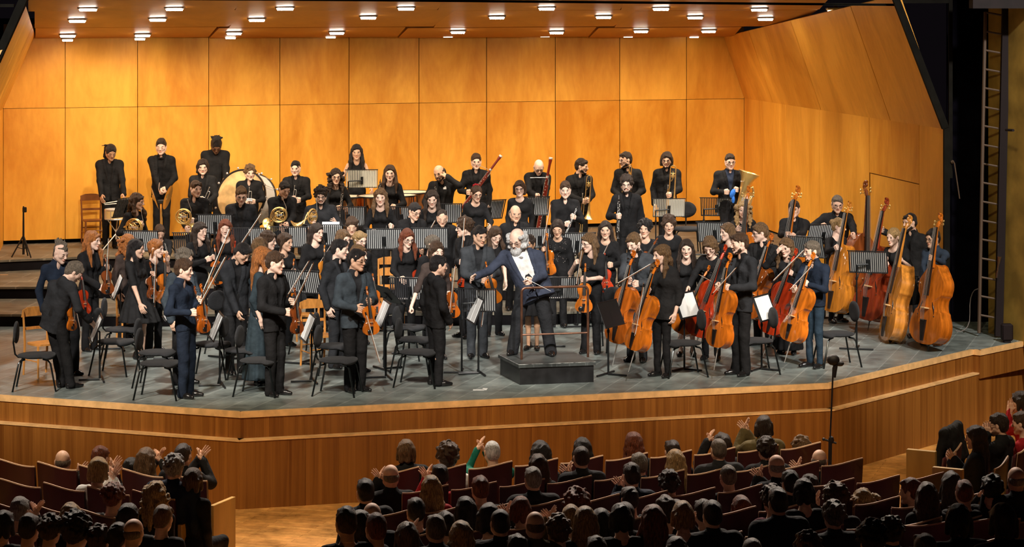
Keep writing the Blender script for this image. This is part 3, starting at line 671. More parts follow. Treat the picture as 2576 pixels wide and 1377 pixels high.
fascia('wall_front_upper',FR2,-.40,-.012,.0,m_lip,.17)
low=offp(FR[:3]+[G(2640,834)],.10)
fascia('wall_front_lower',low,FLA,-.345,.0,m_lip,.20)
def strip(name,pts,z,w,h,m):
    b=MB()
    for p,q in zip(pts[:-1],pts[1:]):
        d=(q-p).normalized(); n=Vector((d.y,-d.x,0)); a=[p+n*.004,q+n*.004,q-n*w,p-n*w]; b.prism([(v.x,v.y) for v in a],z-h,z)
    return struct(b.obj(name,[m],smooth=False))
strip('trim_1',offp(FR2,.010),.004,.045,.075,m_ledge)
strip('trim_2',offp(low,.006),-.318,.13,.022,m_ledge)
# risers
RE={1:[(-13,36.0),(-3,36.05),(0,36.2),(4.6,36.9)],2:[(-13,37.7),(-3,38.0),(1.5,37.45),(4.6,38.6)],3:[(-13,38.6),(-8.6,39.95),(-7.3,40.5),(4.6,40.45)]}
LV={0:0.0,1:.19,2:.38,3:.57}
def edgeY(l,X):
    p=RE[l]; 
    for a,c in zip(p[:-1],p[1:]):
        if X<=c[0]: return a[1]+(c[1]-a[1])*(X-a[0])/(c[0]-a[0])
    return p[-1][1]
class _L:
    def __contains__(s,l): return True
    def get(s,l,X): return (edgeY(l,X) if l in RE else 0, edgeY(l+1,X) if l+1 in RE else (wallY(X) if l==3 else 99))
LVR=_L()
for l in(1,2,3):
    b=MB(); e=RE[l]; poly=[(x,y) for x,y in e]+([(5.15,43.0)] if l==3 else [])+[(4.6,46.4),(-13,46.4)]
    b.prism(poly,LV[l]-.035,LV[l],0)
    for p,q in zip(e[:-1],e[1:]): b.slab([(p[0],p[1]+.02,LV[l-1]+.001),(q[0],q[1]+.02,LV[l-1]+.001),(q[0],q[1]+.02,LV[l]-.03),(p[0],p[1]+.02,LV[l]-.03)],(0,.02,0),1)
    b.slab([(4.58,e[-1][1],LV[l-1]),(4.58,46.5,LV[l-1]),(4.58,46.5,LV[l]-.03),(4.58,e[-1][1],LV[l]-.03)],(-.02,0,0),1)
    struct(b.obj('floor_riser_%d'%l,[m_riser,m_black],smooth=False))
# back wall panels
seam=[8,164,346,525,704,878,1054,1224,1397,1559,1727,1872]
b=MB(); ZB,ZS,ZT=.64,2.995,4.5
for x0,x1 in zip(seam[:-1],seam[1:]):
    p=onwall(x0,300); q=onwall(x1,300); d=(q-p).normalized(); g=.006 
    for z0,z1 in((ZB,ZS-.005),(ZS+.003,ZT)):
        a=p+d*g; c=q-d*g
        b.slab([(a.x,a.y,z0),(c.x,c.y,z0),(c.x,c.y,z1),(a.x,a.y,z1)],(-.03*0,.04,0))
struct(b.obj('wall_back',[m_shell],smooth=False))
p=onwall(0,300); q=onwall(1872,300); b=MB(); b.slab([(p.x-.3,p.y+.06,.0),(q.x,q.y+.06,.0),(q.x,q.y+.06,4.6),(p.x-.3,p.y+.06,4.6)],(0,.05,0)); struct(b.obj('wall_back_frame',[m_black],smooth=False))
# right wall: lower upright part and upper leaning part
c0=onwall(1872,300); c1=Vector((6.44,35.5,0)); zr=3.02
def lerp(a,c,t): return a+(c-a)*t
b=MB(); ts=[0,.085,.19,.36,.55,.80,.90,1.0]
DR=(.60,.985) # stage door
def rw(t,z,off=0): p=lerp(c0,c1,t); return (p.x+off,p.y+off*.2,z)
dz=2.10
d0,d1=.685,.90
tt=sorted(set([0,.12,.26,.44,d0,d1,1.0]))
for t0,t1 in zip(tt[:-1],tt[1:]):
    g=.0006
    zb=.60 if t0<.25 else .03
    if t0==d0: b.slab([rw(t0+g,dz+.015),rw(t1-g,dz+.015),rw(t1-g,zr),rw(t0+g,zr)],(.05,0,0))
    else: b.slab([rw(t0+g,zb),rw(t1-g,zb),rw(t1-g,zr),rw(t0+g,zr)],(.05,0,0))
struct(b.obj('wall_right',[m_shell],smooth=False))
b=MB(); b.slab([rw(d0+.003,.02,.008),rw(d1-.003,.02,.008),rw(d1-.003,dz,.008),rw(d0+.003,dz,.008)],(.04,0,0)); dr=struct(b.obj('door_1',[m_shell],smooth=False))
bt=onwall(1820,92); ft=DP(2258,-12,35.5); fb_=Vector((6.44,35.5,zr)); bb_=Vector((c0.x,c0.y,zr-.02))
b=MB(); ts=[0,.18,.45,.78,1.0]
for t0,t1 in zip(ts[:-1],ts[1:]): b.slab([lerp(bb_,fb_,t0+.001),lerp(bb_,fb_,t1-.001),lerp(bt,ft,t1-.001),lerp(bt,ft,t0+.001)],(.04,.01,.02))
struct(b.obj('wall_right_upper',[m_shell],smooth=False))
# left wall
l0=onwall(8,300); l1=Vector((-7.13,30.5,0)); b=MB(); b.slab([(l1.x,l1.y,.0),(l0.x,l0.y,.0),(l0.x,l0.y,3),(l1.x,l1.y,3)],(-.05,0,0)); struct(b.obj('wall_left',[m_shell],smooth=False))
lb=Vector((l0.x,l0.y,3.0)); lf=Vector((l1.x,l1.y,3.0)); lt_=onwall(88,88); lft=DP(62,6,31.0)
b=MB()
for t0,t1 in((0,.30),(.305,.62),(.625,1)): b.slab([lerp(lb,lf,t0),lerp(lb,lf,t1),lerp(lt_,lft,t1),lerp(lt_,lft,t0)],(-.04,.01,.03))
struct(b.obj('wall_left_upper',[m_shell],smooth=False))
# ceiling in two slopes, split in boards
def wy(x,off): a=(x-CX)/F; return (42.45+.304*9.05-off)/(1-.304*a)
def ceilpt(x,y):
    if y>=68: off=0.02+3.1*(97-y)/29
    else: off=3.12+5.6*(68-y)/62
    return DP(x,y,wy(x,off))
b=MB()
for xs,(ya,yb) in (([88,525,1000,1480,1845],(95,71)),([86,575,1090,1545,2000],(68.5,28)),([70,590,1100,1560,2062],(27,-40))):
    n=len(xs)-1
    for i in range(n):
        g=1.2; f=(i+.5)/n
        a=ceilpt(xs[i]+g,ya+2*(1-i/n)); c=ceilpt(xs[i+1]-g,ya-3+2*(1-(i+1)/n)) ; d=ceilpt(xs[i+1]-g+ (22 if ya>80 else (58 if ya>40 else 60)),yb-3); e=ceilpt(xs[i]+g+(0 if i==0 else 25),yb)
        b.slab([a,c,d,e],(0,0,.03))
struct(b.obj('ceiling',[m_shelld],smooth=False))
# front frame of the shell in black steel
b=MB()
def beam(b,p,q,w,h,m=0):
    p=Vector(p);q=Vector(q); d=(q-p); L=d.length; rot=d.to_track_quat('X','Z').to_matrix(); b.box((p+q)/2,(L,w,h),m,rot)
beam(b,DP(2250,-12,35.4),DP(2378,322,35.4),.12,.10); beam(b,DP(2381,318,35.4),DP(2381,845,35.4),.10,.085)
beam(b,DP(2391,-12,35.6),DP(2391,448,35.6),.06,.055); beam(b,DP(2262,4,35.6),DP(2391,4,35.6),.05,.05)
struct(b.obj('wall_right_frame',[m_steel],smooth=False))
b=MB(); beam(b,DP(62,-6,30.9),DP(-10,155,30.9),.12,.10); beam(b,DP(-20,14,30.9),DP(36,14,30.9),.05,.04); struct(b.obj('wall_left_frame',[m_steel],smooth=False))
b=MB(); p0=DP(90,-3,wy(90,11)); p1=DP(900,2,wy(900,10.2)); p2=DP(2250,14,35.6)
for o in(0,.022): beam(b,p0+Vector((0,0,o)),p1+Vector((0,0,o)),.05,.014); beam(b,p1+Vector((0,0,o)),p2+Vector((0,0,o)),.05,.014)
beam(b,p0+Vector((0,.02,.01)),p1+Vector((0,.02,.01)),.03,.03); beam(b,p1+Vector((0,.02,.01)),p2+Vector((0,.02,.01)),.03,.03)
tag(b.obj('lighting_bar',[m_steel],smooth=False),'long black steel bar running across the front edge of the wooden ceiling','bar')
# wings
b=MB(); b.slab([(6.75,36.6,-.1),(9.5,36.6,-.1),(9.5,36.6,8),(6.75,36.6,8)],(0,.05,0)); b.slab([(6.6,36.2,-.1),(6.75,36.6,-.1),(6.75,36.6,8),(6.6,36.2,8)],(.0,.05,0))
struct(b.obj('wall_wing_curtain',[m_void],smooth=False))
b=MB(); b.slab([(-12,30.9,3.2),(-5.6,31.4,3.2),(-5.6,31.4,8),(-12,30.9,8)],(0,.05,0)); 
struct(b.obj('wall_side_plaster',[mat('plaster_wall',(.20,.115,.016),.8,noise=.35,nscale=1.6,detail=6,spec=.2)],smooth=False)) if False else None
m_plast=mat('plaster_wall',(.34,.215,.045),.8,noise=.30,nscale=2.2,detail=6,spec=.2)
w0=G(2466,838); w1=G(2600,870); w1=w0+(w1-w0)*2.2
b=MB(); b.slab([(w0.x+.12,w0.y,-.05),(w1.x,w1.y,-.05),(w1.x,w1.y,7),(w0.x+.12,w0.y,7)],(.05,.1,0)); struct(b.obj('wall_side',[m_plast],smooth=False))
b=MB(); b.box(DP(2560,8,34.2)+Vector((0,.1,.2)),(1.3,.3,.55)); struct(b.obj('wall_side_header',[mat('dark_timber',(.012,.006,.006),.8,noise=.3,nscale=5)],smooth=False))
# ladder
lad=empty('wall_ladder',G(2485,845),'tall dark metal ladder fixed beside the plaster wall in the right wing','ladder'); lo_=G(2485,845)
m_lad=mat('ladder_metal',(.085,.050,.030),.6)
m_ladd=mat('ladder_post',(.012,.007,.008),.7,spec=.2)
def lob(b,name,m,root,o): 
    me=b.mesh(name,[m]); me.transform(Matrix.Translation(-o)); return ob(name,me,root)
b=MB(); b.tube([DP(2463,838,35.0),DP(2479,30,35.0)],.026,6); lob(b,'rail',m_lad,lad,lo_)
b=MB(); beam(b,DP(2512,846,34.9),DP(2531,20,34.9),.10,.11); lob(b,'post',m_ladd,lad,lo_)
for i in range(17):
    y=34+47.6*i; t=y/838; b=MB(); b.tube([DP(2479-16*t,y-3,35.0),DP(2524-18*t,y+5,34.93)],.016,6); lob(b,'rung',m_lad,lad,lo_)
b=MB(); b.tube([DP(2515,646,34.8),DP(2512,668,34.8),DP(2508,700,34.8)],[.03,.015,.02],6); lob(b,'padlock',mat('chrome',(.7,.7,.7),.2,metal=1),lad,lo_)
b=MB(); b.tube([DP(2404,836,35.3)+Vector((0,0,.02)),DP(2416,835,35.3),DP(2427,830,35.3),DP(2434,822,35.3),DP(2439,808,35.3),DP(2440,788,35.3),DP(2440,768,35.3),DP(2442,750,35.3),DP(2446,738,35.3),DP(2452,730,35.25),DP(2460,727,35.2)],.007,5)
tag(b.obj('cable',[mat('cable_grey',(.20,.17,.16),.6)]),'thin grey cable looping up from the floor to the ladder','cable')
b=MB(); b.box(G(2533,862)+Vector((-.0,0,.15)),(.16,.14,.24),bev=.02); b.box(G(2533,862)+Vector((0,0,.015)),(.10,.10,.03),bev=.01); tag(b.obj('floodlight',[m_ladd]),'small black floodlight on the floor behind the ladder post','lamp')
b=MB(); b.tube([DP(2531,327,34.3),DP(2549,328,34.0)],.02,6); tag(b.obj('wall_hook',[m_ladd]),'short dark hook sticking out of the plaster wall beside the ladder','hook')
b=MB(); b.tube([DP(2396,404,35.55),DP(2401,411,35.5),DP(2414,500,35.5)],.010,6); b.ell(DP(2396,408,35.56),(.03,.03,.03),8); tag(b.obj('stay_rod',[m_lad]),'thin metal stay rod hanging at the black edge of the shell','rod')
# tape marks
m_tape=mat('white_tape',(.8,.8,.78),.6); m_tapey=mat('yellow_tape',(.75,.75,.10),.6)
def tape(pts,m,label,z=0.0,w=.03):
    b=MB()
    for p,q in zip(pts[:-1],pts[1:]):
        p=G(*p,z);q=G(*q,z);d=(q-p).normalized();n=Vector((-d.y,d.x,0))*w; b.prism([(v.x,v.y) for v in(p-n,q-n,q+n,p+n)],z+.001,z+.004)
    tag(b.obj('floor_tape',[m],smooth=False),label,'tape')
tape([(1190,982),(1218,982),(1221,978)],m_tape,'small white tape cross mark on the stage floor near the front edge')
tape([(20,714),(70,713)],m_tapey,'yellow tape strip on the second riser at the left',LV[2],.012) if False else tape([(20,714),(70,713)],m_tapey,'yellow tape strip on the riser boards at the left',LV[1],.02)
tape([(0,692),(20,692)],mat('wood_tape',(.5,.3,.15),.6),'short beige tape strip at the left end of the middle riser',LV[2],.04)
# ---------------------------------------------------------------- ceiling downlights
m_lens=mat('lamp_lens',(1,.93,.80),.4,emis=26); m_house=mat('lamp_housing',(.25,.22,.18),.4,metal=.6); m_lens2=mat('lamp_lens_small',(1,.9,.72),.4,emis=7)
RA=[(223,18),(440,17),(718,16),(1022,16),(1375,16),(1662,17),(1909,19),(2101,22)]
RB=[(196,47),(398,44),(647,45),(927,39),(1250,39),(1518,38),(1748,39),(1925,43)]
RC=[(172,85),(360,84),(590,79),(848,78),(1152,76),(1400,77),(1612,74),(1782,74)]
RD=[(170,100),(352,97),(580,94),(832,92),(1127,90),(1371,89),(1580,90),(1746,91)]
rowname={'A':'the front row by the black bar','B':'the second row','C':'the third row','D':'the lowest row by the back wall'}
ordn=['leftmost','second from the left','third from the left','fourth from the left','fifth from the left','third from the right','second from the right','rightmost']
CEILP=1.0
for k,row in zip('ABCD',(RA,RB,RC,RD)):
    for i,(x,y) in enumerate(row):
        if k=='D': p=onwall(x,y,.45)
        else: p=ceilpt(x,min(y,94))+Vector((0,-.05,-.03))
        e=empty('ceiling_lamp',p,'glowing ceiling lamp, %s in %s'%(ordn[i],rowname[k]),'ceiling lamp','stage ceiling lamps')
        sc=.72 if k=='D' else 1
        b=MB(); b.box((0,0,.028),(.30*sc,.16*sc,.05),bev=.012); b.box((0,0,.07),(.06,.05,.06)); b.obj('housing',[m_house],e)
        b=MB(); b.box((0,0,-.006),(.25*sc,.14*sc,.030),bev=.012)
        for q in range(6): b.box(((q-2.5)*.04*sc,0,-.024),(.03*sc,.10*sc,.014))
        b.obj('lens',[m_lens if k!='D' else m_lens2],e)
        if k=='D': continue
        if k=='C': spot('ceiling_spot',p+Vector((0,-.1,-.08)),p+Vector((0,-.1+1.5,-3.0)),62*CEILP,125,.7,.08,(1,.80,.55))
        elif i==7: spot('ceiling_spot',p+Vector((-.5,-.1,-.25)),p+Vector((-1.2,.2,-3.0)),120*CEILP,100,.9,.3,(1,.85,.65))
        elif k=='B': spot('ceiling_spot',p+Vector((0,-.1,-.08)),p+Vector((0,1.7,-3.0)),290*CEILP,112,.8,.08,(1,.84,.64))
        else: spot('ceiling_spot',p+Vector((0,-.1,-.08)),p+Vector((0,-.4,-3.0)),190*CEILP,110,.8,.08,(1,.90,.78))
# ---------------------------------------------------------------- instruments
m_brass=mat('brass',(.95,.68,.26),.28,metal=.85); m_silver=mat('silver',(.80,.79,.76),.28,metal=.75); m_ebony=mat('ebony',(.010,.009,.009),.3,coat=.3)
m_bone=mat('white_ring',(.8,.78,.72),.4); m_redw=mat('bassoon_wood',(.16,.018,.010),.2,coat=.6); m_string=mat('string',(.45,.42,.38),.35,metal=.6)
m_bow=mat('bow_stick',(.30,.11,.035),.35,coat=.3); m_hairb=mat('bow_hair',(.78,.76,.70),.6); m_cream=mat('drum_skin',(.80,.72,.55),.5); m_copper=mat('kettle_copper',(.75,.32,.12),.25,metal=1)
def varnish(k):
    c={'amber':(.42,.098,.009),'red':(.36,.030,.006),'orange':(.52,.135,.010),'brown':(.20,.048,.010),'honey':(.52,.180,.018),'golden':(.58,.22,.030),'cherry':(.26,.035,.010)}[k]
    return mat('varnish_'+k,c,.26,coat=1.0,noise=.35,nscale=5,stretch=(3,3,.6))
OUT={'violin':[(0,0),(.012,.45),(.05,.74),(.12,.95),(.21,1.0),(.30,.93),(.37,.79),(.415,.76),(.44,.62),(.50,.535),(.56,.535),(.61,.60),(.64,.70),(.675,.71),(.73,.77),(.80,.80),(.88,.74),(.95,.52),(.985,.28),(1,0)],
     'bass':[(0,0),(.012,.42),(.05,.72),(.12,.94),(.21,1.0),(.30,.94),(.375,.80),(.41,.76),(.435,.64),(.50,.56),(.56,.56),(.60,.62),(.63,.71),(.665,.725),(.73,.76),(.80,.70),(.87,.52),(.93,.33),(.98,.19),(1,0)]}
def smooth_outline(o,corner):
    r=[]; n=len(o)
    for i in range(n-1):
        p0=o[max(i-1,0)] if i not in corner else o[i]; p1=o[i]; p2=o[i+1]; p3=o[min(i+2,n-1)] if (i+1) not in corner else o[i+1]
        for k in range(3):
            t=k/3; r.append(tuple(.5*((2*p1[a])+(-p0[a]+p2[a])*t+(2*p0[a]-5*p1[a]+4*p2[a]-p3[a])*t*t+(-p0[a]+3*p1[a]-3*p2[a]+p3[a])*t**3) for a in(0,1)))
    r.append(o[-1]); return [(t,max(w,0)) for t,w in r]
def fiddle(kind,vn):
    """z from the foot up to the scroll, front faces -y"""
    body,total,wl,rib,z0={'violin':(.355,.595,.104,.032,0),'viola':(.40,.665,.118,.037,0),'cello':(.755,1.23,.220,.120,.0),'bass':(1.12,1.83,.335,.20,.0)}[kind]
    if kind in('cello','bass'): wl*=1.0
    o=OUT['bass' if kind=='bass' else 'violin']; o=smooth_outline(o,{10,13} if kind=='bass' else {7,8,12,13}); pts=[(w*wl,t*body) for t,w in o]+[(-w*wl,t*body) for t,w in o[-2:0:-1]]; n0=len(o)
    n=len(pts); V=varnish(vn); k=body/.355; parts=[]
    b=MB(); cz=body*.45
    rings=[]; edge=.010*wl/.1
    def ring(sc,y,ov=0):
        L=[]
        for i,(x,z) in enumerate(pts):
            xx=x*sc+(ov if x>0 else (-ov if x<0 else 0)); zz=cz+(z-cz)*sc+(ov if z>cz else -ov)*(1 if abs(x)<wl*.5 else .3); L.append((xx,y,zz))
        return L
    ar=.42*rib if kind!='cello' else .22*rib
    if kind=='bass': ar=.16*rib
    h=rib/2; e=.0035*k
    S=[ring(0.001,-h-ar),ring(.35,-h-ar*.93),ring(.65,-h-ar*.66),ring(.86,-h-ar*.22),ring(.97,-h-ar*.03),ring(1,-h,e*.8),ring(1,-h+e,e*.8),ring(1,-h+e,0),ring(1,h-e,0),ring(1,h-e,e*.8),ring(1,h,e*.8),ring(.97,h+ar*.03),ring(.8,h+ar*.3),ring(.5,h+ar*.75),ring(.001,h+ar*.9)]
    Vv=[v for r in S for v in r]; Fs=[]
    for i in range(len(S)-1):
        for j in range(n): Fs.append((i*n+j,i*n+(j+1)%n,(i+1)*n+(j+1)%n,(i+1)*n+j))
    b.add(Vv,Fs); parts.append(('body',b,[V]))
    f=-h-ar
    # f-holes
    b=MB()
    for s in(-1,1):
        P=[]; zc=body*.46; L=body*.105
        for i in range(13):
            t=i/12*2-1; x=s*wl*(.40-.05*t)+s*wl*.05*math.sin(t*2.6)*-1; z=zc+L*t; P.append((x,-h-ar*.62,z))
        b.tube(P,[.0016*k+.0018*k*(1-abs(i/6-1)) for i in range(13)],5); 
        for q,sg in((0,-1),(12,1)): b.ell((P[q][0]+s*sg*-.004*k,P[q][1],P[q][2]),(.0042*k,.0035*k,.0042*k),6)
    parts.append(('sound_hole',b,[m_ebony]))
    zn=body*.985; zt=total
    nw=.013*k if kind in('violin','viola') else (.018 if kind=='cello' else .025)
    b=MB(); hd=(total-body)*(.40 if kind!='bass' else .27); zp=zt-hd
    b.tube([(0,-h-.002*k,zn-.01*k),(0,-h-.006*k,zn+.04*k),(0,-h-.010*k,zp)],[nw*1.15,nw,nw*.85],8)
    # pegbox and scroll
    b.tube([(0,-h-.010*k,zp-.002),(0,-h-.004*k,zp+hd*.3),(0,-h+.010*k,zp+hd*.62),(0,-h+.008*k,zp+hd*.78)],[nw*1.0,nw*1.15,nw*.8,nw*.7],8)
    P=[];r0=hd*.20; cy,cz2=-h-.002*k,zt-hd*.20
    for i in range(26):
        a=-.6+i*.38; r=r0*(1-i/30); P.append((0,cy+r*math.sin(a),cz2+r*math.cos(a)))
    b.tube(P,[nw*(.95-.022*i) for i in range(26)],7)
    parts.append(('scroll_neck',b,[V]))
    b=MB()
    for i in range(4):
        s=(-1,1)[i%2]; z=zp+hd*(.16+.12*i); L=.028*k if kind!='bass' else .075
        b.tube([(-s*nw*1.2,-h-.003*k,z),(s*L,-h-.003*k,z)],.0028*k if kind!='bass' else .006,6); b.ell((s*(L+.006*k),-h-.003*k,z),(.009*k if kind!='bass' else .018,.003*k,.006*k),6)
    parts.append(('tuning_peg',b,[m_ebony if kind!='bass' else m_brass]))
    b=MB(); zb=body*.44; zf=body*.60; w1,w2=nw*.95,nw*1.75; y1,y2=-h-.024*k*.8,f-.020*k*(.8 if kind!='bass' else .7)
    b.slab([(-w1,y1,zp),(w1,y1,zp),(w2,y2,zf),(-w2,y2,zf)],(0,.007*k,0)); parts.append(('fingerboard',b,[m_ebony]))
    b=MB(); b.slab([(-.007*k,f-.006*k,body*.035),(.007*k,f-.006*k,body*.035),(.021*k*.9,f-.012*k,body*.30),(-.021*k*.9,f-.012*k,body*.30)],(0,.008*k,0)); parts.append(('tailpiece',b,[m_ebony]))
    bh=.034*k*(.85 if kind!='bass' else .65)
    b=MB(); b.slab([(-.020*k,f,zb),(-.022*k,f-bh*.6,zb),(-.012*k,f-bh,zb),(.012*k,f-bh,zb),(.022*k,f-bh*.6,zb),(.020*k,f,zb)],(0,0,.005*k)); parts.append(('bridge',b,[m_bone if False else mat('bridge_maple',(.72,.45,.20),.5)]))
    b=MB()
    for i in range(4):
        x=(i-1.5)*.0085*k; b.tube([(x*.6,y1-.004*k,zp+.002),(x,f-bh-.001,zb),(x*.8,f-.014*k,body*.29)],.0009*k if kind!='bass' else .0022,4)
    parts.append(('strings',b,[m_string]))
    if kind in('violin','viola'): b=MB(); b.ell((-.035*k,f-.012*k,.045*k),(.030*k,.010*k,.030*k),10); parts.append(('chin_rest',b,[m_ebony]))
    else:
        L=.30 if kind=='cello' else .16; b=MB(); b.tube([(0,0,.01),(0,0,-L)],[.011,.004],6); b.ell((0,0,-.005),(.018*k*.5,.018*k*.5,.018),8); parts.append(('endpin',b,[m_silver if kind=='cello' else m_ebony]))
    return total,[(nm,q.mesh(nm,mm)) for nm,q,mm in parts]
_FD={}
def aim(base,tip,n,length):
    z=(tip-base); L=z.length; z.normalize(); n=Vector(n); yv=-(n-z*n.dot(z)).normalized(); xv=yv.cross(z)
    sc=L/length; M=Matrix(((xv.x*sc,yv.x*sc,z.x*sc,base.x),(xv.y*sc,yv.y*sc,z.y*sc,base.y),(xv.z*sc,yv.z*sc,z.z*sc,base.z),(0,0,0,1))); return M
def azv(a): a=R(a); return Vector((math.sin(a),-math.cos(a),0))
GR={'violin':'violins held by the players','viola':'violas held by the players','cello':'cellos held by the players','bass':'double basses held by the players'}
def fid(kind,vn,x0,y0,x1,y1,az,label,d0=.30,d1=.30,Y=None,L=None):
    """scroll pixel, foot pixel (bottom of the wooden body), facing, depth in front of the player"""
    Y=Y or person.last[1]; tip=DP(x0,y0,Y-d0); base=DP(x1,y1,Y-d1)
    if (kind,vn) not in _FD: _FD[kind,vn]=fiddle(kind,vn)
    total,parts=_FD[kind,vn]
    M=aim(base,tip,azv(az),total); e=empty(kind if kind!='bass' else 'double_bass',(0,0,0),label,{'bass':'double bass'}.get(kind,kind),GR[kind],M)
    for nm,me in parts: ob(nm,me,e)
    return e
def bowst(x0,y0,x1,y1,label,d0=.3,d1=.3,Y=None,frog=1,r=1.0):
    Y=Y or person.last[1]; a=DP(x0,y0,Y-d0); c=DP(x1,y1,Y-d1)   # tip, frog
    L=.74
    if 'b' not in _FD:
        b=MB(); b.tube([(0,0,0),(0,.004,.35),(0,0,.70),(0,-.004,.73),(0,-.014,.738)],[.0042,.0038,.003,.003,.0025],6); s1=b.mesh('stick',[m_bow])
        b=MB(); b.box((0,-.016,.37),(.009,.0035,.69)); s2=b.mesh('bow_hair',[m_hairb],False)
        b=MB(); b.box((0,-.010,.035),(.012,.022,.045),bev=.002); s3=b.mesh('frog',[m_ebony]); _FD['b']=[('stick',s1),('bow_hair',s2),('frog',s3)]
    v=Vector((-(a-c).z,0,(a-c).x)); v=v+Vector((0,-.6,0))*v.length
    M=aim(c,a,v,L); e=empty('bow',(0,0,0),label,'bow','bows held by the string players',M)
    for nm,me in _FD['b']: ob(nm,me,e)
    return e
def thing(name,mtx,label,cat,parts,group=None):
    e=empty(name,(0,0,0),label,cat,group,mtx)
    for nm,b,m in parts: ob(nm,b.mesh(nm,m if isinstance(m,list) else [m]) if isinstance(b,MB) else b,e)
    return e
def keys(b,z0,z1,n,r,s=1,seed=1):
    rs=random.Random(seed)
    for i in range(n):
        z=z0+(z1-z0)*i/(n-1); a=rs.uniform(-.9,.9); b.ell((r*1.25*math.sin(a),-r*1.25*math.cos(a),z),(.008*s,.006*s,.008*s),6)
    b.tube([(r*1.3,-r*.4,z0),(r*1.3,-r*.4,z1)],.0022*s,5); b.tube([(-r*1.1,-r*.9,z0),(-r*1.1,-r*.9,z1)],.002*s,5)
def stick(kind,x0,y0,x1,y1,az,label,d0=.25,d1=.25,Y=None):
    """straight wind instruments: top pixel, bottom pixel"""
    Y=Y or person.last[1]; top=DP(x0,y0,Y-d0); bot=DP(x1,y1,Y-d1)
    if kind=='clarinet':
        L=.66; b=MB(); b.lathe([(.028,0),(.020,.03),(.014,.07),(.0135,.15),(.0145,.155),(.0145,.165),(.0135,.17),(.013,.33),(.015,.335),(.015,.345),(.013,.35),(.013,.55),(.016,.56),(.0155,.60),(.010,.61),(.007,.655),(.003,.66)],12)
        k=MB(); keys(k,.10,.53,20,.0135,1.1); 
        r=MB(); [r.lathe([(.0158,z-.004),(.0162,z),(.0158,z+.004)],12,cap=False) for z in(.16,.34,.555)]; r.lathe([(.0285,0),(.0288,.004)],12,cap=False)
        P=[('tube',b,m_ebony),('keys',k,m_silver),('rings',r,m_silver)]; cat='clarinet'
    elif kind=='oboe':
        L=.64; b=MB(); b.lathe([(.022,0),(.016,.04),(.011,.08),(.0105,.3),(.012,.305),(.010,.31),(.008,.54),(.011,.56),(.009,.575),(.002,.58),(.0025,.635)],10)
        k=MB(); keys(k,.08,.53,22,.011,1.0,3); P=[('tube',b,m_ebony),('keys',k,m_silver)]; cat='oboe'
    elif kind=='bassoon':
        L=1.34; b=MB(); b.lathe([(.018,.50),(.019,.8),(.022,1.1),(.022,1.22),(.030,1.29),(.026,1.315)],14); b.tube([(0,0,.02),(0,0,.52)],.031,12,flat=(1,0,0)); b.tube([(.028,.0,.40),(.028,0,.88)],.015,10)
        w=MB(); w.lathe([(.027,1.305),(.032,1.315),(.033,1.335),(.022,1.34),(.018,1.32)],14); k=MB(); keys(k,.08,.95,18,.026,1.0,5); k.lathe([(.0325,.50),(.033,.53),(.02,.535)],12); k.lathe([(.024,1.0),(.025,1.03)],12); k.lathe([(.032,0),(.032,.03)],12)
        c=MB(); c.tube([(.028,0,.88),(.03,-.01,.96),(.0,-.04,1.0),(-.08,-.08,.985),(-.17,-.10,.97),(-.23,-.11,.955)],[.005,.005,.0045,.004,.0035,.003],6); c.tube([(-.23,-.11,.955),(-.28,-.12,.945)],[.003,.006],6)
        P=[('tube',b,m_redw),('bell_ring',w,m_bone),('keys',k,m_silver),('bocal',c,m_silver)]; cat='bassoon'
    elif kind=='flute':
        L=.66; b=MB(); b.tube([(0,0,0),(0,0,.66)],.0095,10); k=MB(); keys(k,.06,.42,16,.010,1.0,2); P=[('tube',b,m_silver),('keys',k,m_silver)]; cat='flute'
    return thing(kind,aim(bot,top,azv(az),L),label,cat,P)
def trumpet(x0,y0,x1,y1,az,label,d0=.3,d1=.3):
    Y=person.last[1]; top=DP(x0,y0,Y-d0); bot=DP(x1,y1,Y-d1)  # mouthpiece up, bell down
    b=MB(); b.lathe([(.060,0),(.045,.012),(.028,.04),(.014,.10),(.0075,.17),(.006,.40)],18); b.tube([(0,0,.40),(0,.012,.43),(0,.055,.43),(0,.07,.40),(0,.07,.12),(0,.055,.09),(0,.03,.10)],.006,8)
    b.tube([(0,.07,.40),(0,.07,.47)],.0055,8); v=MB()
    for i in range(3): v.tube([(0,-.035,.19+.026*i),(0,.105,.19+.026*i)],.0105,10); v.tube([(0,.105,.19+.026*i),(0,.125,.19+.026*i)],.004,6)
    m=MB(); m.lathe([(.005,.46),(.005,.50),(.013,.525),(.0135,.535)],10,mtx=Matrix.Translation((0,.07,0)))
    return thing('trumpet',aim(bot,top,azv(az),.53),label,'trumpet',[('bell_and_tubes',b,m_silver),('valves',v,m_silver),('mouthpiece',m,m_silver)],'trumpets in the back row')
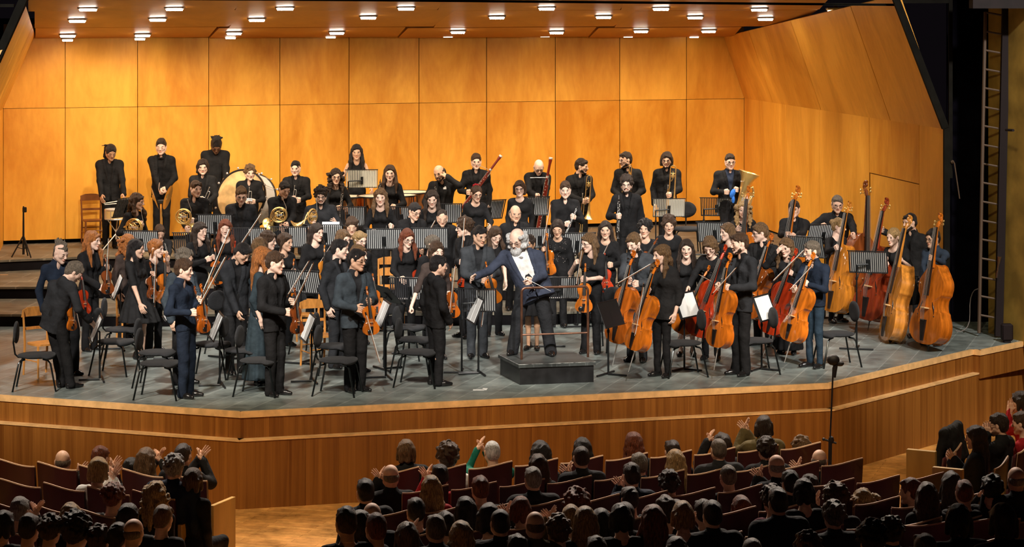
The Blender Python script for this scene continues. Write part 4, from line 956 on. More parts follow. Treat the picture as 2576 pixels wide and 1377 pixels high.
def horn(x,y,az,label,d=.30,sc=1.0,roll=0,bell=(-.16,-.12)):
    Y=person.last[1]; c=DP(x,y,Y-d); f=azv(az); M=Matrix.Translation(c)@Matrix.Rotation(R(az),4,'Z')@Matrix.Rotation(R(roll),4,'Y')@Matrix.Scale(sc,4)
    b=MB()
    for i,(r,yy,ex) in enumerate(((.135,.0,.0),(.115,.018,.01),(.125,-.015,-.01),(.085,.01,.03),(.06,-.01,-.02))):
        b.tube([(ex+r*math.cos(a),yy,r*.95*math.sin(a)) for a in [2*math.pi*j/26 for j in range(26)]],.0085 if i<3 else .0070,7,closed=True)
    for i in range(5): b.tube([(-.07+.035*i,-.02,.05),(-.06+.035*i,-.035,-.02),(-.045+.03*i,-.02,-.07)],.0065,6)
    for s in(-1,1): b.tube([(.02*s,-.03,.02),(.07*s,-.03,.04),(.08*s,-.03,-.01),(.03*s,-.03,-.03)],.0065,6)
    v=MB()
    for i in range(3): v.tube([(-.03+.034*i,-.045,0),(-.03+.034*i,.03,0)],.016,10); v.box((-.03+.034*i,-.02,.075),(.012,.05,.004))
    p=MB(); p.tube([(.12,0,.02),(.13,-.0,.12),(.09,-.02,.24)],[.005,.0045,.004],6); p.lathe([(.004,0),(.006,.03),(.012,.055)],8,mtx=Matrix.Translation((.09,-.02,.24))@Matrix.Rotation(R(-18),4,'Y'))
    bl=MB(); bx,bz=bell; pr=[(.010,0),(.014,.10),(.024,.18),(.045,.24),(.085,.28),(.135,.30),(.150,.303),(.146,.308),(.08,.29),(.03,.24)]
    bl.tube([(-.10,.02,.08),(-.14,.04,.0),(bx*.9,.05,bz*.5)],[.009,.011,.013],8)
    rot=Vector((bx*.6,.22,bz)).to_track_quat('Z','Y').to_matrix().to_4x4(); bl.lathe(pr,22,mtx=Matrix.Translation((-.03,.02,.02))@rot)
    return thing('french_horn',M,label,'french horn',[('coiled_tubes',b,m_brass),('valves',v,m_silver),('mouthpiece_pipe',p,m_silver),('bell',bl,m_brass)],'french horns in the second row')
def trombone(x0,y0,x1,y1,az,label,d0=.3,d1=.3,bellup=False):
    Y=person.last[1]; top=DP(x0,y0,Y-d0); bot=DP(x1,y1,Y-d1); L=1.15
    b=MB(); b.lathe([(.105,.55-.28),(.075,.30),(.045,.36),(.026,.46),(.014,.62),(.011,.80),(.010,1.08)],20,mtx=Matrix.Translation((.05,0,0)),cap=False)
    b.tube([(.05,0,1.08),(.04,0,1.125),(.0,0,1.15),(-.04,0,1.125),(-.05,0,1.08),(-.05,0,.72)],.009,8)
    s=MB(); s.tube([(-.05,0,.74),(-.05,.03,.72),(-.05,.05,.0),(-.05,.05,-.03),(-.05,.10,-.03),(-.05,.13,0),(-.05,.13,.70)],.0075,8); s.tube([(-.05,.05,.62),(-.05,.13,.62)],.005,6)
    m=MB(); m.lathe([(.005,.70),(.006,.74),(.014,.775)],10,mtx=Matrix.Translation((-.05,.13,0))); k=MB(); k.ell((.0,.0,.95),(.035,.02,.04),8); k.tube([(.05,0,1.0),(-.05,0,1.0)],.005,6); k.tube([(-.02,.02,.85),(.03,.02,.95),(.0,.02,1.04)],.009,6)
    return thing('trombone',aim(bot,top,azv(az),L),label,'trombone',[('bell_and_tuning_slide',b,m_brass),('slide',s,m_brass),('mouthpiece',m,m_silver),('valve',k,m_brass)],'trombones in the back row')
def tuba(x0,y0,x1,y1,az,label,d=.3):
    Y=person.last[1]; top=DP(x0,y0,Y-d); bot=DP(x1,y1,Y-d); b=MB(); L=.92
    b.lathe([(.05,.30),(.065,.42),(.085,.55),(.11,.70),(.145,.80),(.19,.87),(.215,.905),(.21,.915),(.15,.85),(.10,.74)],26,cap=False,mtx=Matrix.Translation((-.02,0,0)))
    t=MB(); t.tube([(-.02,0,.32),(-.03,0,.16),(.03,0,.05),(.11,0,.03),(.18,0,.12),(.19,0,.35),(.18,0,.58),(.13,0,.66),(.08,0,.6),(.07,.05,.3)],[.052,.05,.046,.042,.036,.03,.026,.022,.018,.014],12)
    for i in range(5): t.tube([(.02+.03*i,-.06,.22),(.02+.03*i,-.08,.38),(.045+.03*i,-.06,.48)],.011,7)
    t.tube([(.10+.07*math.cos(a),-.05,.40+.12*math.sin(a)) for a in [2*math.pi*j/20 for j in range(20)]],.011,7,closed=True)
    v=MB()
    for i in range(4): v.tube([(.0+.04*i,-.075,.24),(.0+.04*i,-.075,.42)],.017,10); v.tube([(.0+.04*i,-.075,.42),(.0+.04*i,-.075,.46)],.006,6)
    m=MB(); m.tube([(.02,.0,.62),(-.08,-.08,.72),(-.14,-.12,.70)],[.009,.008,.007],7); m.ell((-.15,-.125,.70),(.016,.016,.016),8)
    return thing('tuba',aim(bot,top,azv(az),L),label,'tuba',[('bell',b,m_brass),('coiled_tubes',t,m_brass),('valves',v,m_silver),('mouthpiece_pipe',m,m_silver)])
# ---------------------------------------------------------------- chairs and stands
m_pad=mat('chair_fabric',(.014,.0145,.017),.9,noise=.25,nscale=60,bump=.3,bscale=200,sheen=.05); m_leg=mat('chair_leg',(.015,.018,.018),.25,metal=.6)
m_oak=mat('beech_chair',(.60,.25,.055),.35,noise=.2,nscale=6,stretch=(4,4,.5),coat=.2); m_oak2=mat('dark_chair_wood',(.22,.075,.02),.4,noise=.2,nscale=6)
def chair_parts():
    P=[]
    fd=Field((-.27,-.27,.38),(.27,.27,.52),.012); fd.ball((0,0,.455),(.245,.235,.040),k=.02); fd.ball((0,-.20,.440),(.20,.05,.035),k=.05); fd.ball((0,.02,.50),(.16,.16,.02),k=.02,cut=True); V,Q=fd.nets(); P.append(('seat',mkmesh('seat',V,Q,m_pad)))
    fd=Field((-.24,.15,.58),(.24,.34,.95),.012); fd.ball((0,.245,.765),(.195,.038,.150),k=.02); fd.ball((0,.15,.77),(.20,.07,.14),k=.03,cut=True); V,Q=fd.nets(); P.append(('backrest',mkmesh('backrest',V,Q,m_pad)))
    for sx in(-1,1):
        b=MB(); b.tube([(sx*.12,-.12,.415),(sx*.17,-.19,.405),(sx*.20,-.225,.37),(sx*.235,-.30,0)],.0125,7); b.ell((sx*.235,-.30,.006),(.016,.016,.008),6); P.append(('leg',b.mesh('leg',[m_leg])))
        b=MB(); b.tube([(sx*.12,.12,.415),(sx*.17,.17,.405),(sx*.195,.195,.37),(sx*.225,.27,0)],.0125,7); b.ell((sx*.225,.27,.006),(.016,.016,.008),6); P.append(('leg',b.mesh('leg',[m_leg])))
    b=MB(); b.tube([(0,.10,.425),(0,.22,.43),(0,.262,.47),(0,.285,.62),(0,.275,.76)],.012,7); b.box((0,.268,.765),(.06,.012,.09)); P.append(('back_post',b.mesh('back_post',[m_leg])))
    for yy_ in(-.15,.14): b=MB(); b.tube([(-.15,yy_,.412),(.15,yy_,.412)],.011,6); P.append(('seat_rail',b.mesh('seat_rail',[m_leg])))
    return P
def wchair_parts(m):
    P=[]; b=MB(); b.prism([(.19*math.copysign(abs(math.cos(a))**.6,math.cos(a)),.19*math.copysign(abs(math.sin(a))**.6,math.sin(a))) for a in [2*math.pi*i/20 for i in range(20)]],.435,.46); P.append(('seat',b.mesh('seat',[m])))
    b=MB(); b.slab([(-.20,.235,.80),(-.10,.262,.80),(0,.27,.80),(.10,.262,.80),(.20,.235,.80),(.19,.215,.90),(.10,.26,.925),(0,.268,.93),(-.10,.26,.925),(-.19,.215,.90)],(0,.018,0)); P.append(('backrest',b.mesh('backrest',[m])))
    b=MB(); b.slab([(-.18,.215,.62),(0,.235,.62),(.18,.215,.62),(.18,.215,.66),(0,.235,.66),(-.18,.215,.66)],(0,.014,0)); P.append(('back_rail',b.mesh('back_rail',[m])))
    for s in(-1,1):
        b=MB(); b.tube([(s*.165,-.165,.44),(s*.175,-.185,0)],[.019,.014],6); P.append(('leg',b.mesh('leg',[m]))); b=MB(); b.tube([(s*.185,.225,.90),(s*.175,.19,.45),(s*.175,.23,0)],[.014,.019,.015],6); P.append(('leg',b.mesh('leg',[m])))
    b=MB(); [b.tube([(s*.17,-.17,.22),(s*.175,.2,.22)],.009,5) for s in(-1,1)]; b.tube([(-.17,-.17,.27),(.17,-.17,.27)],.009,5); b.tube([(-.17,.2,.3),(.17,.2,.3)],.009,5); P.append(('stretcher',b.mesh('stretcher',[m])))
    return P
_CH={}
def chair(x,y,az,label,z=0,kind='black',Y=None,sc=.95):
    """pixel of the middle of the seat pad; az = where the sitter would look"""
    if kind not in _CH: _CH[kind]=chair_parts() if kind=='black' else wchair_parts(m_oak if kind=='wood' else m_oak2)
    p=G(x,y,z+.46*sc); M=Matrix.Translation((p.x,p.y,z))@Matrix.Rotation(R(az),4,'Z')@Matrix.Scale(sc,4)
    e=empty('orchestra_chair' if kind=='black' else 'wooden_chair',(0,0,0),label,'chair','black orchestra chairs' if kind=='black' else 'wooden chairs',M)
    for nm,me in _CH[kind]: ob(nm,me,e)
    return e
m_slat=mat('stand_slat',(.030,.030,.034),.45); m_slat2=mat('stand_slat_warm',(.80,.79,.68),.5); m_stand=mat('stand_black',(.016,.017,.018),.35,metal=.4); m_paper=mat('paper',(.80,.80,.78),.7)
def deskmesh(m,nsl=19):
    b=MB(); w,h=.27,.17
    for i in range(nsl): x=-w+.008+(2*w-.016)*i/(nsl-1); b.box((x,0,0),(.0165,.004,2*h))
    f=MB(); f.tube([(-w-.01,0,h+.004),(w+.02,0,h+.004)],.007,6); f.tube([(-w,0,-h),(w,0,-h)],.006,6); f.box((0,-.018,-h),(2*w,.035,.006)); f.box((0,.006,-.03),(.05,.02,.14)); 
    for s in(-1,1): f.tube([(s*w,0,-h),(s*w,0,h)],.0045,5)
    return b.mesh('slats',[m],False),f.mesh('desk_frame',[m_stand])
_ST={}
def stand(x,y,az,label,z=0,Y=None,yb=None,tilt=22,paper=None,warm=False,solid=False,sc=1.0,roll=0,px=None,group='music stands'):
    """pixel of the desk centre; az = the way its front (music side) looks; yb = pixel row of the base, or Y = depth"""
    if Y is None: Y=G(0,yb,z).y
    c=DP(x,y,Y); ox=(px-x)/(F/Y) if px else 0
    e=empty('music_stand',(c.x,c.y,z),label,'music stand',group)
    k='w' if warm else ('s' if solid else 'n')
    if k not in _ST:
        if solid: b=MB(); b.box((0,0,0),(.54,.006,.34)); f=deskmesh(m_slat)[1]; _ST[k]=(b.mesh('panel',[m_stand],False),f)
        else: _ST[k]=deskmesh(m_slat2 if warm else m_slat)
    Md=Matrix.Translation((0,0,c.z-z))@Matrix.Rotation(R(az),4,'Z')@Matrix.Rotation(R(-tilt),4,'X')@Matrix.Rotation(R(roll),4,'Y')@Matrix.Scale(sc,4)
    d=ob('desk',_ST[k][1],e); d.matrix_local=Md; s=ob('slats' if not solid else 'panel',_ST[k][0],d)
    Rz=Matrix.Rotation(R(az),4,'Z'); o=Rz@Vector((ox if abs(math.cos(R(az)))>.5 else 0,.04,0))
    b=MB(); b.tube([(o.x,o.y,.03),(o.x,o.y,c.z-z-.04)],[.014,.010],8); b.tube([(o.x,o.y,c.z-z-.25),(o.x,o.y,c.z-z-.21)],.018,8); b.tube([(o.x,o.y,c.z-z-.04),(0,0,c.z-z-.03)],.012,6); b.obj('pole',[m_stand],e)
    b=MB(); q=Rz@Vector((.24,.04,0)); q2=Rz@Vector((-.24,.04,0)); q3=Rz@Vector((0,-.27,0)); b.tube([(o.x+q.x,o.y+q.y,.016),(o.x+q2.x,o.y+q2.y,.016)],.014,6); b.tube([(o.x,o.y,.016),(o.x+q3.x,o.y+q3.y,.016)],.014,6); b.obj('base',[m_stand],e)
    if not paper and not solid:
        b=MB(); rs=random.Random(int(x)); w1=.25 if rs.random()<.5 else .12; b.box((-(.25-w1),-.011,-.005),(2*w1,.004,.31)); me=b.mesh('sheet_music',[m_paper],False); p=ob('sheet_music',me); p.matrix_world=Matrix.Translation(e.location)@Md; tag(p,'pages on the '+label,'sheet music','sheet music on the stands')
    if paper:
        b=MB(); b.box((0,-.012,.0),(.44,.006,.31)); b.box((0,-.016,.0),(.004,.004,.31)); me=b.mesh('sheet_music',[m_paper],False); p=ob('sheet_music',me); p.matrix_world=Matrix.Translation(e.location)@Md
        tag(p,paper,'sheet music','sheet music on the stands')
    return e
# ---------------------------------------------------------------- the orchestra
P=person
D_=dict
# percussion, on the top riser by the wall
P(281,366,8,'person in black suit with dark tied dreadlocks looking down at a snare drum',lv=3,Y=41.9,hx=25,hp=24,skin='c',hair='dreads',hc='black',Lh=(312,497,.30),Rh=(256,500,.30),Lp='rest',Rp='rest',fx=278)
P(405,350,0,'person in black suit and bow tie, hands clasped behind two upright cymbals',lv=3,Y=42.3,hp=8,skin='p',hair='side',hc='dark',Lh=(414,480,.26),Rh=(405,484,.30),bow='black',eyes='shut')
P(545,350,12,'dark-skinned person with pinned-up dreadlocks bending over the bass drum',lv=3,Y=42.4,H=1.72,hp=42,skin='d',hair='dreadup',hc='black',top='coat',Lh=(567,458,.3),Lp='rest',fx=534)
# trumpets
P(510,402,5,'person with wavy dark hair and grey-black suit holding a trumpet, left of bass drum',lv=3,hx=8,skin='p',hair='wavyshort',hc='dark',tc='black2',Lh=(523,512,.3),Rh=(506,503,.28))
trumpet(533,474,511,524,70,'silver trumpet held by the wavy-haired person left of the bass drum')
P(629,417,0,'person with curly light brown hair and black shirt holding trumpet before bass drum',lv=3,hx=18,hair='curly',hc='light',top='shirt',Lh=(637,508,.26),Rh=(624,512,.24),skin='p',H=1.66)
trumpet(634,472,630,525,80,'silver trumpet held by the curly-haired person in front of the bass drum')
P(743,405,0,'person with short black hair and black suit holding a trumpet, right of bass drum',lv=3,hx=-5,skin='p',hair='short',hc='black',Lh=(752,505,.3),Rh=(737,501,.28))
trumpet(747,468,740,520,60,'silver trumpet held by the black-haired person right of the bass drum')
# upper winds and timpani
P(845,425,10,'person with long curly dark hair, glasses and black sweater holding a clarinet',lv=2,hx=12,sex='f',hair='curlylong',hc='dark',top='top',gl=True,Lh=(872,528,.25),Rh=(852,525,.3),H=1.7)
stick('clarinet',863,473,852,560,0,'black clarinet held by the person with long curly dark hair and glasses')
P(897,364,3,'person with long straight black hair in sleeveless black top behind the timpani',lv=3,Y=42.5,sex='f',skin='b',hair='straight',hc='black',top='sleeveless',Lh=(936,482,.3),Lp='rest',Rh=(864,478,.25),Rp='rest',H=1.68)
P(981,416,0,'person with medium brown hair and black cardigan standing beside the timpani',lv=2,sex='f',skin='p',hair='longfront',hc='brown',top='top',Lh=(990,522,.3),Rh=(972,526,.3),hp=4,H=1.7)
stick('clarinet',957,451,950,520,0,'black clarinet held by the brown-haired person beside the timpani')
P(1100,417,-8,'balding person in dark suit with white pocket square, hand raised to the ear',lv=2,hx=-22,hp=14,hr=12,skin='b',hair='fringe',hc='dark',tc='black2',Lh=(1117,440,.10),Lp='point',Rh=(1076,524,.22),lpole=(.9,.0,-.8),beard=('dark',.85))
stick('clarinet',1094,458,1100,530,0,'black clarinet with silver rings held by the balding person touching the ear')
_b,_Y,_J=person.last; b=MB(); b.box((0,0,0),(.05,.012,.03)); b.box((.008,0,.018),(.025,.010,.025)); q=ob('pocket_square',b.mesh('pocket_square',[cloth_m('white')]),_b); q.location=DP(1119,474,_Y-.185)-_b.location
P(1198,388,0,'young person with brown fringe and black suit holding a slanted bassoon',lv=3,hx=5,skin='p',hair='side',hc='brown',Rh=(1177,485,.30),H=1.7)
stick('bassoon',1261,391,1150,540,10,'dark red bassoon held slantwise, white bell ring pointing to the upper right',.24,.34)
P(1357,406,5,'bald person with glasses in black suit looking down beside an upright bassoon',lv=3,hx=10,hp=34,skin='p',hair='none',hc='grey',gl=True,Lh=(1372,503,.30),Rh=(1350,495,.28),H=1.76)
stick('bassoon',1386,396,1349,598,0,'dark red bassoon held nearly upright by the bald person with glasses',.3,.42)
P(1465,400,15,'bearded dark-haired person in black suit looking right and holding a trombone',lv=3,hx=72,hair='side',hc='dark',beard=('dark',.8),Lh=(1479,505,.3),Rh=(1470,508,.28))
trombone(1482,441,1472,585,25,'brass trombone with its bell down, held by the bearded person looking right')
P(1572,383,-12,'person with black-rimmed glasses and black suit looking left in back row',lv=3,hx=-62,hair='short',hc='dark',gl=True,beard=('dark',.75),Rh=(1565,500,.25),Lh=(1585,500,.25))
trombone(1586,414,1579,560,60,'brass trombone standing half hidden behind the clarinet player')
P(1677,384,-4,'person with centre-parted hair, goatee and glasses in black suit with a trombone',lv=3,Y=41.2,H=1.75,hx=-10,hair='wavyshort',hc='dark',gl=True,beard=('dark',.8),Lh=(1684,492,.32))
trombone(1694,416,1686,572,10,'brass trombone held by the person with goatee above the lined music stand')
P(1837,388,5,'person with glasses, black jacket and dark blue shirt holding a tuba',lv=3,hx=8,skin='p',hair='short',hc='dark',gl=True,sc='blue',w=1.12,Lh=(1854,478,.34),Rh=(1827,484,.30),H=1.78)
tuba(1888,434,1852,545,5,'brass tuba with its bell tipped to the right, held by standing person')
b=MB(); b.ell((0,0,0),(.045,.03,.085),10,rot=Matrix.Rotation(.35,3,'Y')); b.ell((.01,.0,-.10),(.03,.025,.07),8); q=b.obj('cleaning_cloth',[mat('blue_cloth',(.02,.16,.62),.8,bump=.6,bscale=20)]); q.location=DP(1843,487,person.last[1]-.42); tag(q,'bright blue cloth in the hand of the tuba player','cloth')
# middle winds
P(347,487,50,'person with wavy brown hair turned right, holding a french horn by the snare drum',lv=1,hx=75,sex='f',skin='a',hair='wavy',hc='brown',top='top',Lh=(358,562,.24),Rh=(344,586,.30))
horn(338,572,-20,'brass french horn with its bell at the lower left, under the snare drum',.36,1.05,10,(-.22,-.10))
P(494,455,-6,'young person with brown hair and black shirt holding a brass french horn',lv=2,hx=32,hair='short',hc='brown',top='shirt',skin='p',Lh=(482,556,.32),Rh=(470,578,.30),H=1.68)
horn(462,545,-10,'brass french horn held by the brown-haired young person in black shirt',.36,.95,0,(.10,-.28))
P(607,472,0,'fair-haired person with glasses and charcoal jacket looking down, between two horn players',lv=1,hp=18,hx=10,hair='side',hc='light',gl=True,tc='char',sc='black2',skin='p')
P(718,458,12,'black-haired person in black suit looking down at the french horn in hand',lv=2,hx=30,hp=20,hair='short',hc='black',Lh=(722,568,.3),Rh=(706,574,.3),Rp='flat',H=1.66)
horn(702,541,10,'brass french horn held by the black-haired person in black suit',.36,.95,-5,(-.18,-.20))
P(807,472,5,'curly-haired person with glasses and goatee in dark grey shirt with a horn',lv=1,hp=14,hair='curly',hc='dark',gl=True,beard=('dark',.8),top='shirt',tc='char',Lh=(841,560,.30),Lp='rest',Rh=(786,560,.28),w=1.05,skin='p')
horn(786,545,60,'brass french horn seen edge-on beside the goateed person in grey shirt',.3,.95,0,(-.2,-.22))
P(957,475,0,'person with long wavy blond hair and black sweater smiling behind a music stand',lv=1,sex='f',hair='wavy',hc='light',top='top',skin='p',Rh=(938,585,.3),Lh=(985,570,.3))
stick('flute',972,568,969,600,0,'short silver flute end upright behind the stand of the wavy blond person',.3,.3)
P(1087,480,0,'person with long dark hair and deep neckline looking down, below the balding clarinettist',lv=1,sex='f',hair='straight',hc='dark',top='top',hp=14,skin='p')
P(1200,468,8,'person with glasses and short hair tied in a red band, black cardigan',lv=2,sex='f',hx=18,hp=14,hair='bun',hc='brown',gl=True,top='top',Lh=(1232,572,.25),Lp='rest',H=1.62)
b=MB(); [b.ell((.035*math.cos(a),0,.022*math.sin(a)),(.022,.02,.02),6) for a in [i*.9 for i in range(7)]]; q=b.obj('hair_band',[cloth_m('red')]); _b,_Y,_J=person.last; q.parent=_b; q.location=DP(1197,468,_Y+.03)-_b.location
P(1307,455,-5,'person with glasses and short brown bob in black cardigan',lv=2,sex='f',skin='p',hair='bob',hc='brown',gl=True,top='top',H=1.62)
P(1422,458,0,'young brown-haired person in black shirt holding an oboe in both hands',lv=2,skin='p',hair='side',hc='brown',top='shirt',Lh=(1443,546,.30),Rh=(1428,565,.28),H=1.68)
stick('oboe',1456,512,1420,596,0,'black oboe with silver keys held slanting by the young person in black shirt',.28,.36)
P(1576,443,0,'curly-haired bearded person with glasses in buttoned black suit holding a clarinet',lv=2,hx=-6,skin='p',hair='curly',hc='dark',beard=('dark',.85),gl=True,Rh=(1555,545,.30),H=1.76,hc2=None) if False else P(1576,443,0,'curly-haired bearded person with glasses in buttoned black suit holding a clarinet',lv=2,hx=-6,skin='p',hair='curly',hc='dark',beard=('dark',.85),gl=True,Rh=(1555,545,.30),H=1.76)
stick('clarinet',1557,490,1554,600,0,'long black clarinet held upright by the curly-haired bearded person')
P(403,568,10,'child with brown bowl haircut and black top looking down at an oboe',lv=1,Y=36.4,kid=True,hp=22,hx=20,hair='side',hc='brown',top='tshirt',H=1.5,Lh=(424,650,.3),Rh=(414,640,.3))
stick('oboe',412,602,428,664,0,'thin black oboe held by the child with the brown bowl haircut')
# inner strings, back desks
P(1047,512,20,'dark-haired person with glasses and black suit looking down at a violin',lv=1,hx=38,hp=20,hair='short',hc='black',gl=True,Lh=(1063,632,.25),Rh=(1040,625,.25),H=1.72)
fid('violin','brown',1052,598,1036,690,10,'dark brown violin under the chin line of the bespectacled person in suit',.28,.28)
bowst(1097,553,1053,630,'bow slanting up right in front of the bespectacled dark-haired person',.35,.3)
P(1113,530,12,'person with cropped dark hair and open black suit looking down',lv=1,hx=5,hp=20,hair='buzz',hc='dark',H=1.66)
P(1165,547,-50,'person with curly brown hair and glasses in profile facing left, holding a bow',lv=0,hx=-82,hair='mop',hc='brown',gl=True,Rh=(1158,660,.25),skin='p')
bowst(1171,545,1161,664,'bow held straight up before the curly-haired person in left profile')
fid('violin','red',1178,655,1160,722,-30,'reddish violin hanging low beside the curly-haired person in left profile',.1,.1)
P(1297,517,8,'older person with receding hair and black jacket directly behind the conductor',lv=1,hx=12,hair='fringe',hc='greybrown',skin='b',H=1.74)
P(1210,570,12,'person with cropped black hair and dark grey suit looking down at a viola',yf=902,hx=32,hp=14,hair='short',hc='black',tc='grey',sc='char',bc='grey',skin='b',Lh=(1234,694,.30),Rh=(1216,706,.28))
fid('viola','orange',1221,660,1247,764,15,'orange viola held by the person in dark grey suit left of the conductor',.30,.34)
bowst(1210,822,1226,704,'bow pointing down in the hand of the person in dark grey suit',.36,.34)
P(1250,573,20,'person with long brown hair looking down, between grey suit and conductor',lv=0,hx=25,hp=24,sex='f',hair='longfront',hc='brown',top='tshirt',sl=.2,skin='p',H=1.6)
P(1330,592,-10,'person with tied dark hair and bare legs mostly hidden behind the conductor',yf=880,sex='f',hx=-20,hp=5,hair='pony',hc='dark',top='tshirt',sl=.4,legs='skirt',skin='c',fx=1340,st=.06)
fid('violin','red',1330,625,1333,722,-30,'reddish violin half hidden behind the conductor',.15,.15)
P(1402,555,-6,'person with short dark bob in glittering black top holding violin and bow',lv=0,sex='f',skin='b',hair='bob',hc='dark',top='top',hp=18,Rh=(1366,628,.28),H=1.62,eyes='shut')
_b,_Y,_J=person.last; b=MB(); rs=random.Random(4)
for i in range(46): b.ell((_J['chest']+_J['l']*rs.uniform(-.13,.13)+Vector((0,-.165-.0,rs.uniform(-.22,.16))))-_b.location,(.004,.004,.004),5)
b.obj('sequins',[m_silver],_b)
fid('violin','orange',1378,588,1386,692,-50,'orange violin seen from the side, held by the person in glittering top',.30,.34)
bowst(1387,512,1366,622,'bow held upright by the person in glittering black top',.34,.34)
P(1478,588,-18,'person with glasses and long fair hair in ruffled black top holding a viola',yf=890,hx=-58,hp=12,sex='f',skin='p',hair='longfront',hc='light',gl=True,top='tshirt',sl=.42,Lh=(1468,704,.34),Rh=(1449,660,.26),rpole=(-.8,-.2,-1),fx=1487)
fid('viola','orange',1473,664,1468,786,-5,'bright orange viola hanging in front of the person in ruffled black top',.36,.38)
bowst(1466,628,1450,722,'bow held near the mouth of the person in ruffled black top',.36,.34)
P(1523,557,-5,'person with long dark hair and black cardigan over square neckline holding a violin',lv=0,sex='f',skin='a',hair='long',hc='dark',top='top',Rh=(1516,665,.28),Lh=(1536,668,.28),hp=5)
fid('violin','red',1521,638,1527,736,5,'red-brown violin held by the long-haired person in black cardigan',.28,.32)
bowst(1536,604,1508,662,'bow slanting before the long-haired person in black cardigan',.34,.3)
P(1622,552,-5,'person with thick curly black hair in black top, scroll under the chin',lv=0,hx=-15,hp=4,sex='f',hair='mop',hc='black',top='tshirt',sl=.6,skin='a',Rh=(1606,612,.25),Lh=(1632,662,.3),H=1.65)
fid('viola','brown',1654,600,1600,690,-10,'dark brown viola held across the chest of the person with thick curly hair',.34,.30)
P(1683,543,0,'person with short wavy brown hair in black V-neck sweater facing the hall',lv=0,Y=35.9,sex='f',hair='mop',hc='brown',top='top',skin='a',H=1.66)
# conductor
P(1297,578,-8,'bearded conductor in dark blue jacket and white shirt leaning with one arm out',yf=893,lv=.265,H=1.80,lean=1,hx=-24,hp=20,skin='p',hair='wildfringe',hc='white',beard=('white',1.75),gl=True,tc='coatblue',sc='white',bc='char',w=1.30,ow=1.10,btnh=-.12,jl=.25,Rh=(1188,700,.28),Rp='rest',Lh=(1331,709,.42),Lp='point',fx=1338,st=.255,bow='conductor',eyes='smile',head=1.12,rpole=(-.2,.4,-1),lpole=(1,.5,-.6),zt=1,group='conductor')
b=MB(); Yc=person.last[1]; b.tube([DP(1318,699,Yc-.46),DP(1386,733,Yc-.50)],[.0035,.002],6); b.ell(DP(1324,702,Yc-.46),(.014,.010,.010),8); tag(b.obj('baton',[m_paper]),'thin white baton in the hand of the conductor','baton')
# cellos
P(1590,590,-22,'blond bearded person in grey suit looking down at the neck of a cello',yf=912,hx=-38,hp=20,skin='p',hair='side',hc='light',beard=('brown',.75),tc='grey',bc='grey',Rh=(1580,708,.34),Lh=(1600,716,.3),H=1.76)
fid('cello','amber',1603,634,1553,864,-50,'amber cello in front of the blond bearded person in grey suit',.34,.42)
bowst(1640,664,1548,718,'bow held across the upper part of the amber cello',.46,.46)
P(1662,617,-42,'person with long wavy fair hair and black jacket in profile beside a cello',yf=948,hx=-66,hp=6,sex='f',hair='wavy',hc='light',top='coat',legs='slim',skin='p',Rh=(1628,733,.36),fx=1667,tc='black2',sl=.7)
fid('cello','orange',1664,658,1597,882,-58,'orange cello of the long-haired person in front, nearest the podium',.42,.50)
bowst(1595,846,1619,712,'bow pointing down along the front of the nearest orange cello',.62,.5)
P(1727,603,-5,'person with long straight brown hair and pale face in black square-neck top',lv=0,sex='f',skin='p',hair='longfront',hc='dark',top='tshirt',sl=.5,legs='skirt',H=1.62,Rh=(1700,764,.2))
fid('cello','orange',1789,672,1712,840,-40,'orange cello leaning behind the music stand, left of the red cello',.35,.45)
P(1783,600,-15,'person with wavy reddish-fair hair looking down, turning a page with one hand',yf=905,hx=-22,hp=28,sex='f',skin='p',hair='wavyshort',hc='light',top='top',legs='slim',Rh=(1724,738,.40),Rp='point',fx=1790,H=1.7,lean=1)
fid('cello','red',1832,620,1757,848,-38,'bright red cello left of the person in dark suit',.30,.42)
bowst(1758,690,1806,716,'bow lying almost level above the red cello',.5,.4)
P(1828,562,-40,'person with long light brown hair in left profile before the tall music stand',lv=0,hx=-66,sex='f',hair='long',hc='light',top='top',skin='p',H=1.64)
P(1870,508,-5,'person with big curly blond hair and bare forearms behind a double bass neck',lv=1,sex='f',hair='curlylong',hc='blond',top='tshirt',sl=.45,skin='p',Rh=(1856,577,.48),Rp='rest',H=1.66,Y=37.2,Lh=(1880,600,.2))
fid('bass','orange',1890,470,1868,768,-30,'orange double bass in front of the curly blond person, left of all basses',.38,.45)
P(1910,563,-30,'person with short reddish hair and glasses in black cardigan, head turned away',lv=0,hx=-100,hp=6,hair='side',hc='auburn',gl=True,top='coat',tc='black2',skin='p',Rh=(1914,660,.34),H=1.74) if False else P(1910,563,-30,'person with short ginger-brown hair and glasses looking over to the left',lv=0,hx=-80,hp=6,hair='side',hc='light',gl=True,tc='black2',skin='p',Rh=(1915,660,.34),H=1.74)
fid('cello','amber',1950,592,1890,802,-58,'amber cello tilted left, held by the person with ginger-brown hair and glasses',.34,.46)
P(1858,587,-52,'smiling dark-haired person in black suit in left profile with a cello, in front',yf=944,hx=-72,hair='short',hc='brown',beard=('brown',.72),tc='char',skin='p',Rh=(1802,722,.38),Lh=(1826,726,.26),eyes='smile',fx=1865,H=1.8)
fid('cello','orange',1846,640,1806,874,-58,'orange cello held by the smiling person in black suit in the front',.36,.44)
bowst(1854,673,1790,744,'bow slanting across the front cello of the smiling person in suit',.5,.5)
P(1975,600,-22,'person with wavy light brown hair raising one hand to the temple, long skirt',yf=893,hx=-32,hp=14,sex='f',skin='p',hair='wavy',hc='light',top='top',legs='dress',Rh=(1960,628,.16),Rp='point',Lh=(1988,686,.34),rpole=(-1,-.2,-.8),H=1.68)
fid('cello','red',2010,630,1938,842,-45,'shiny red cello of the person touching the temple, by a chair back',.34,.46)
bowst(2026,628,1940,714,'bow slanting across the shiny red cello',.5,.5)
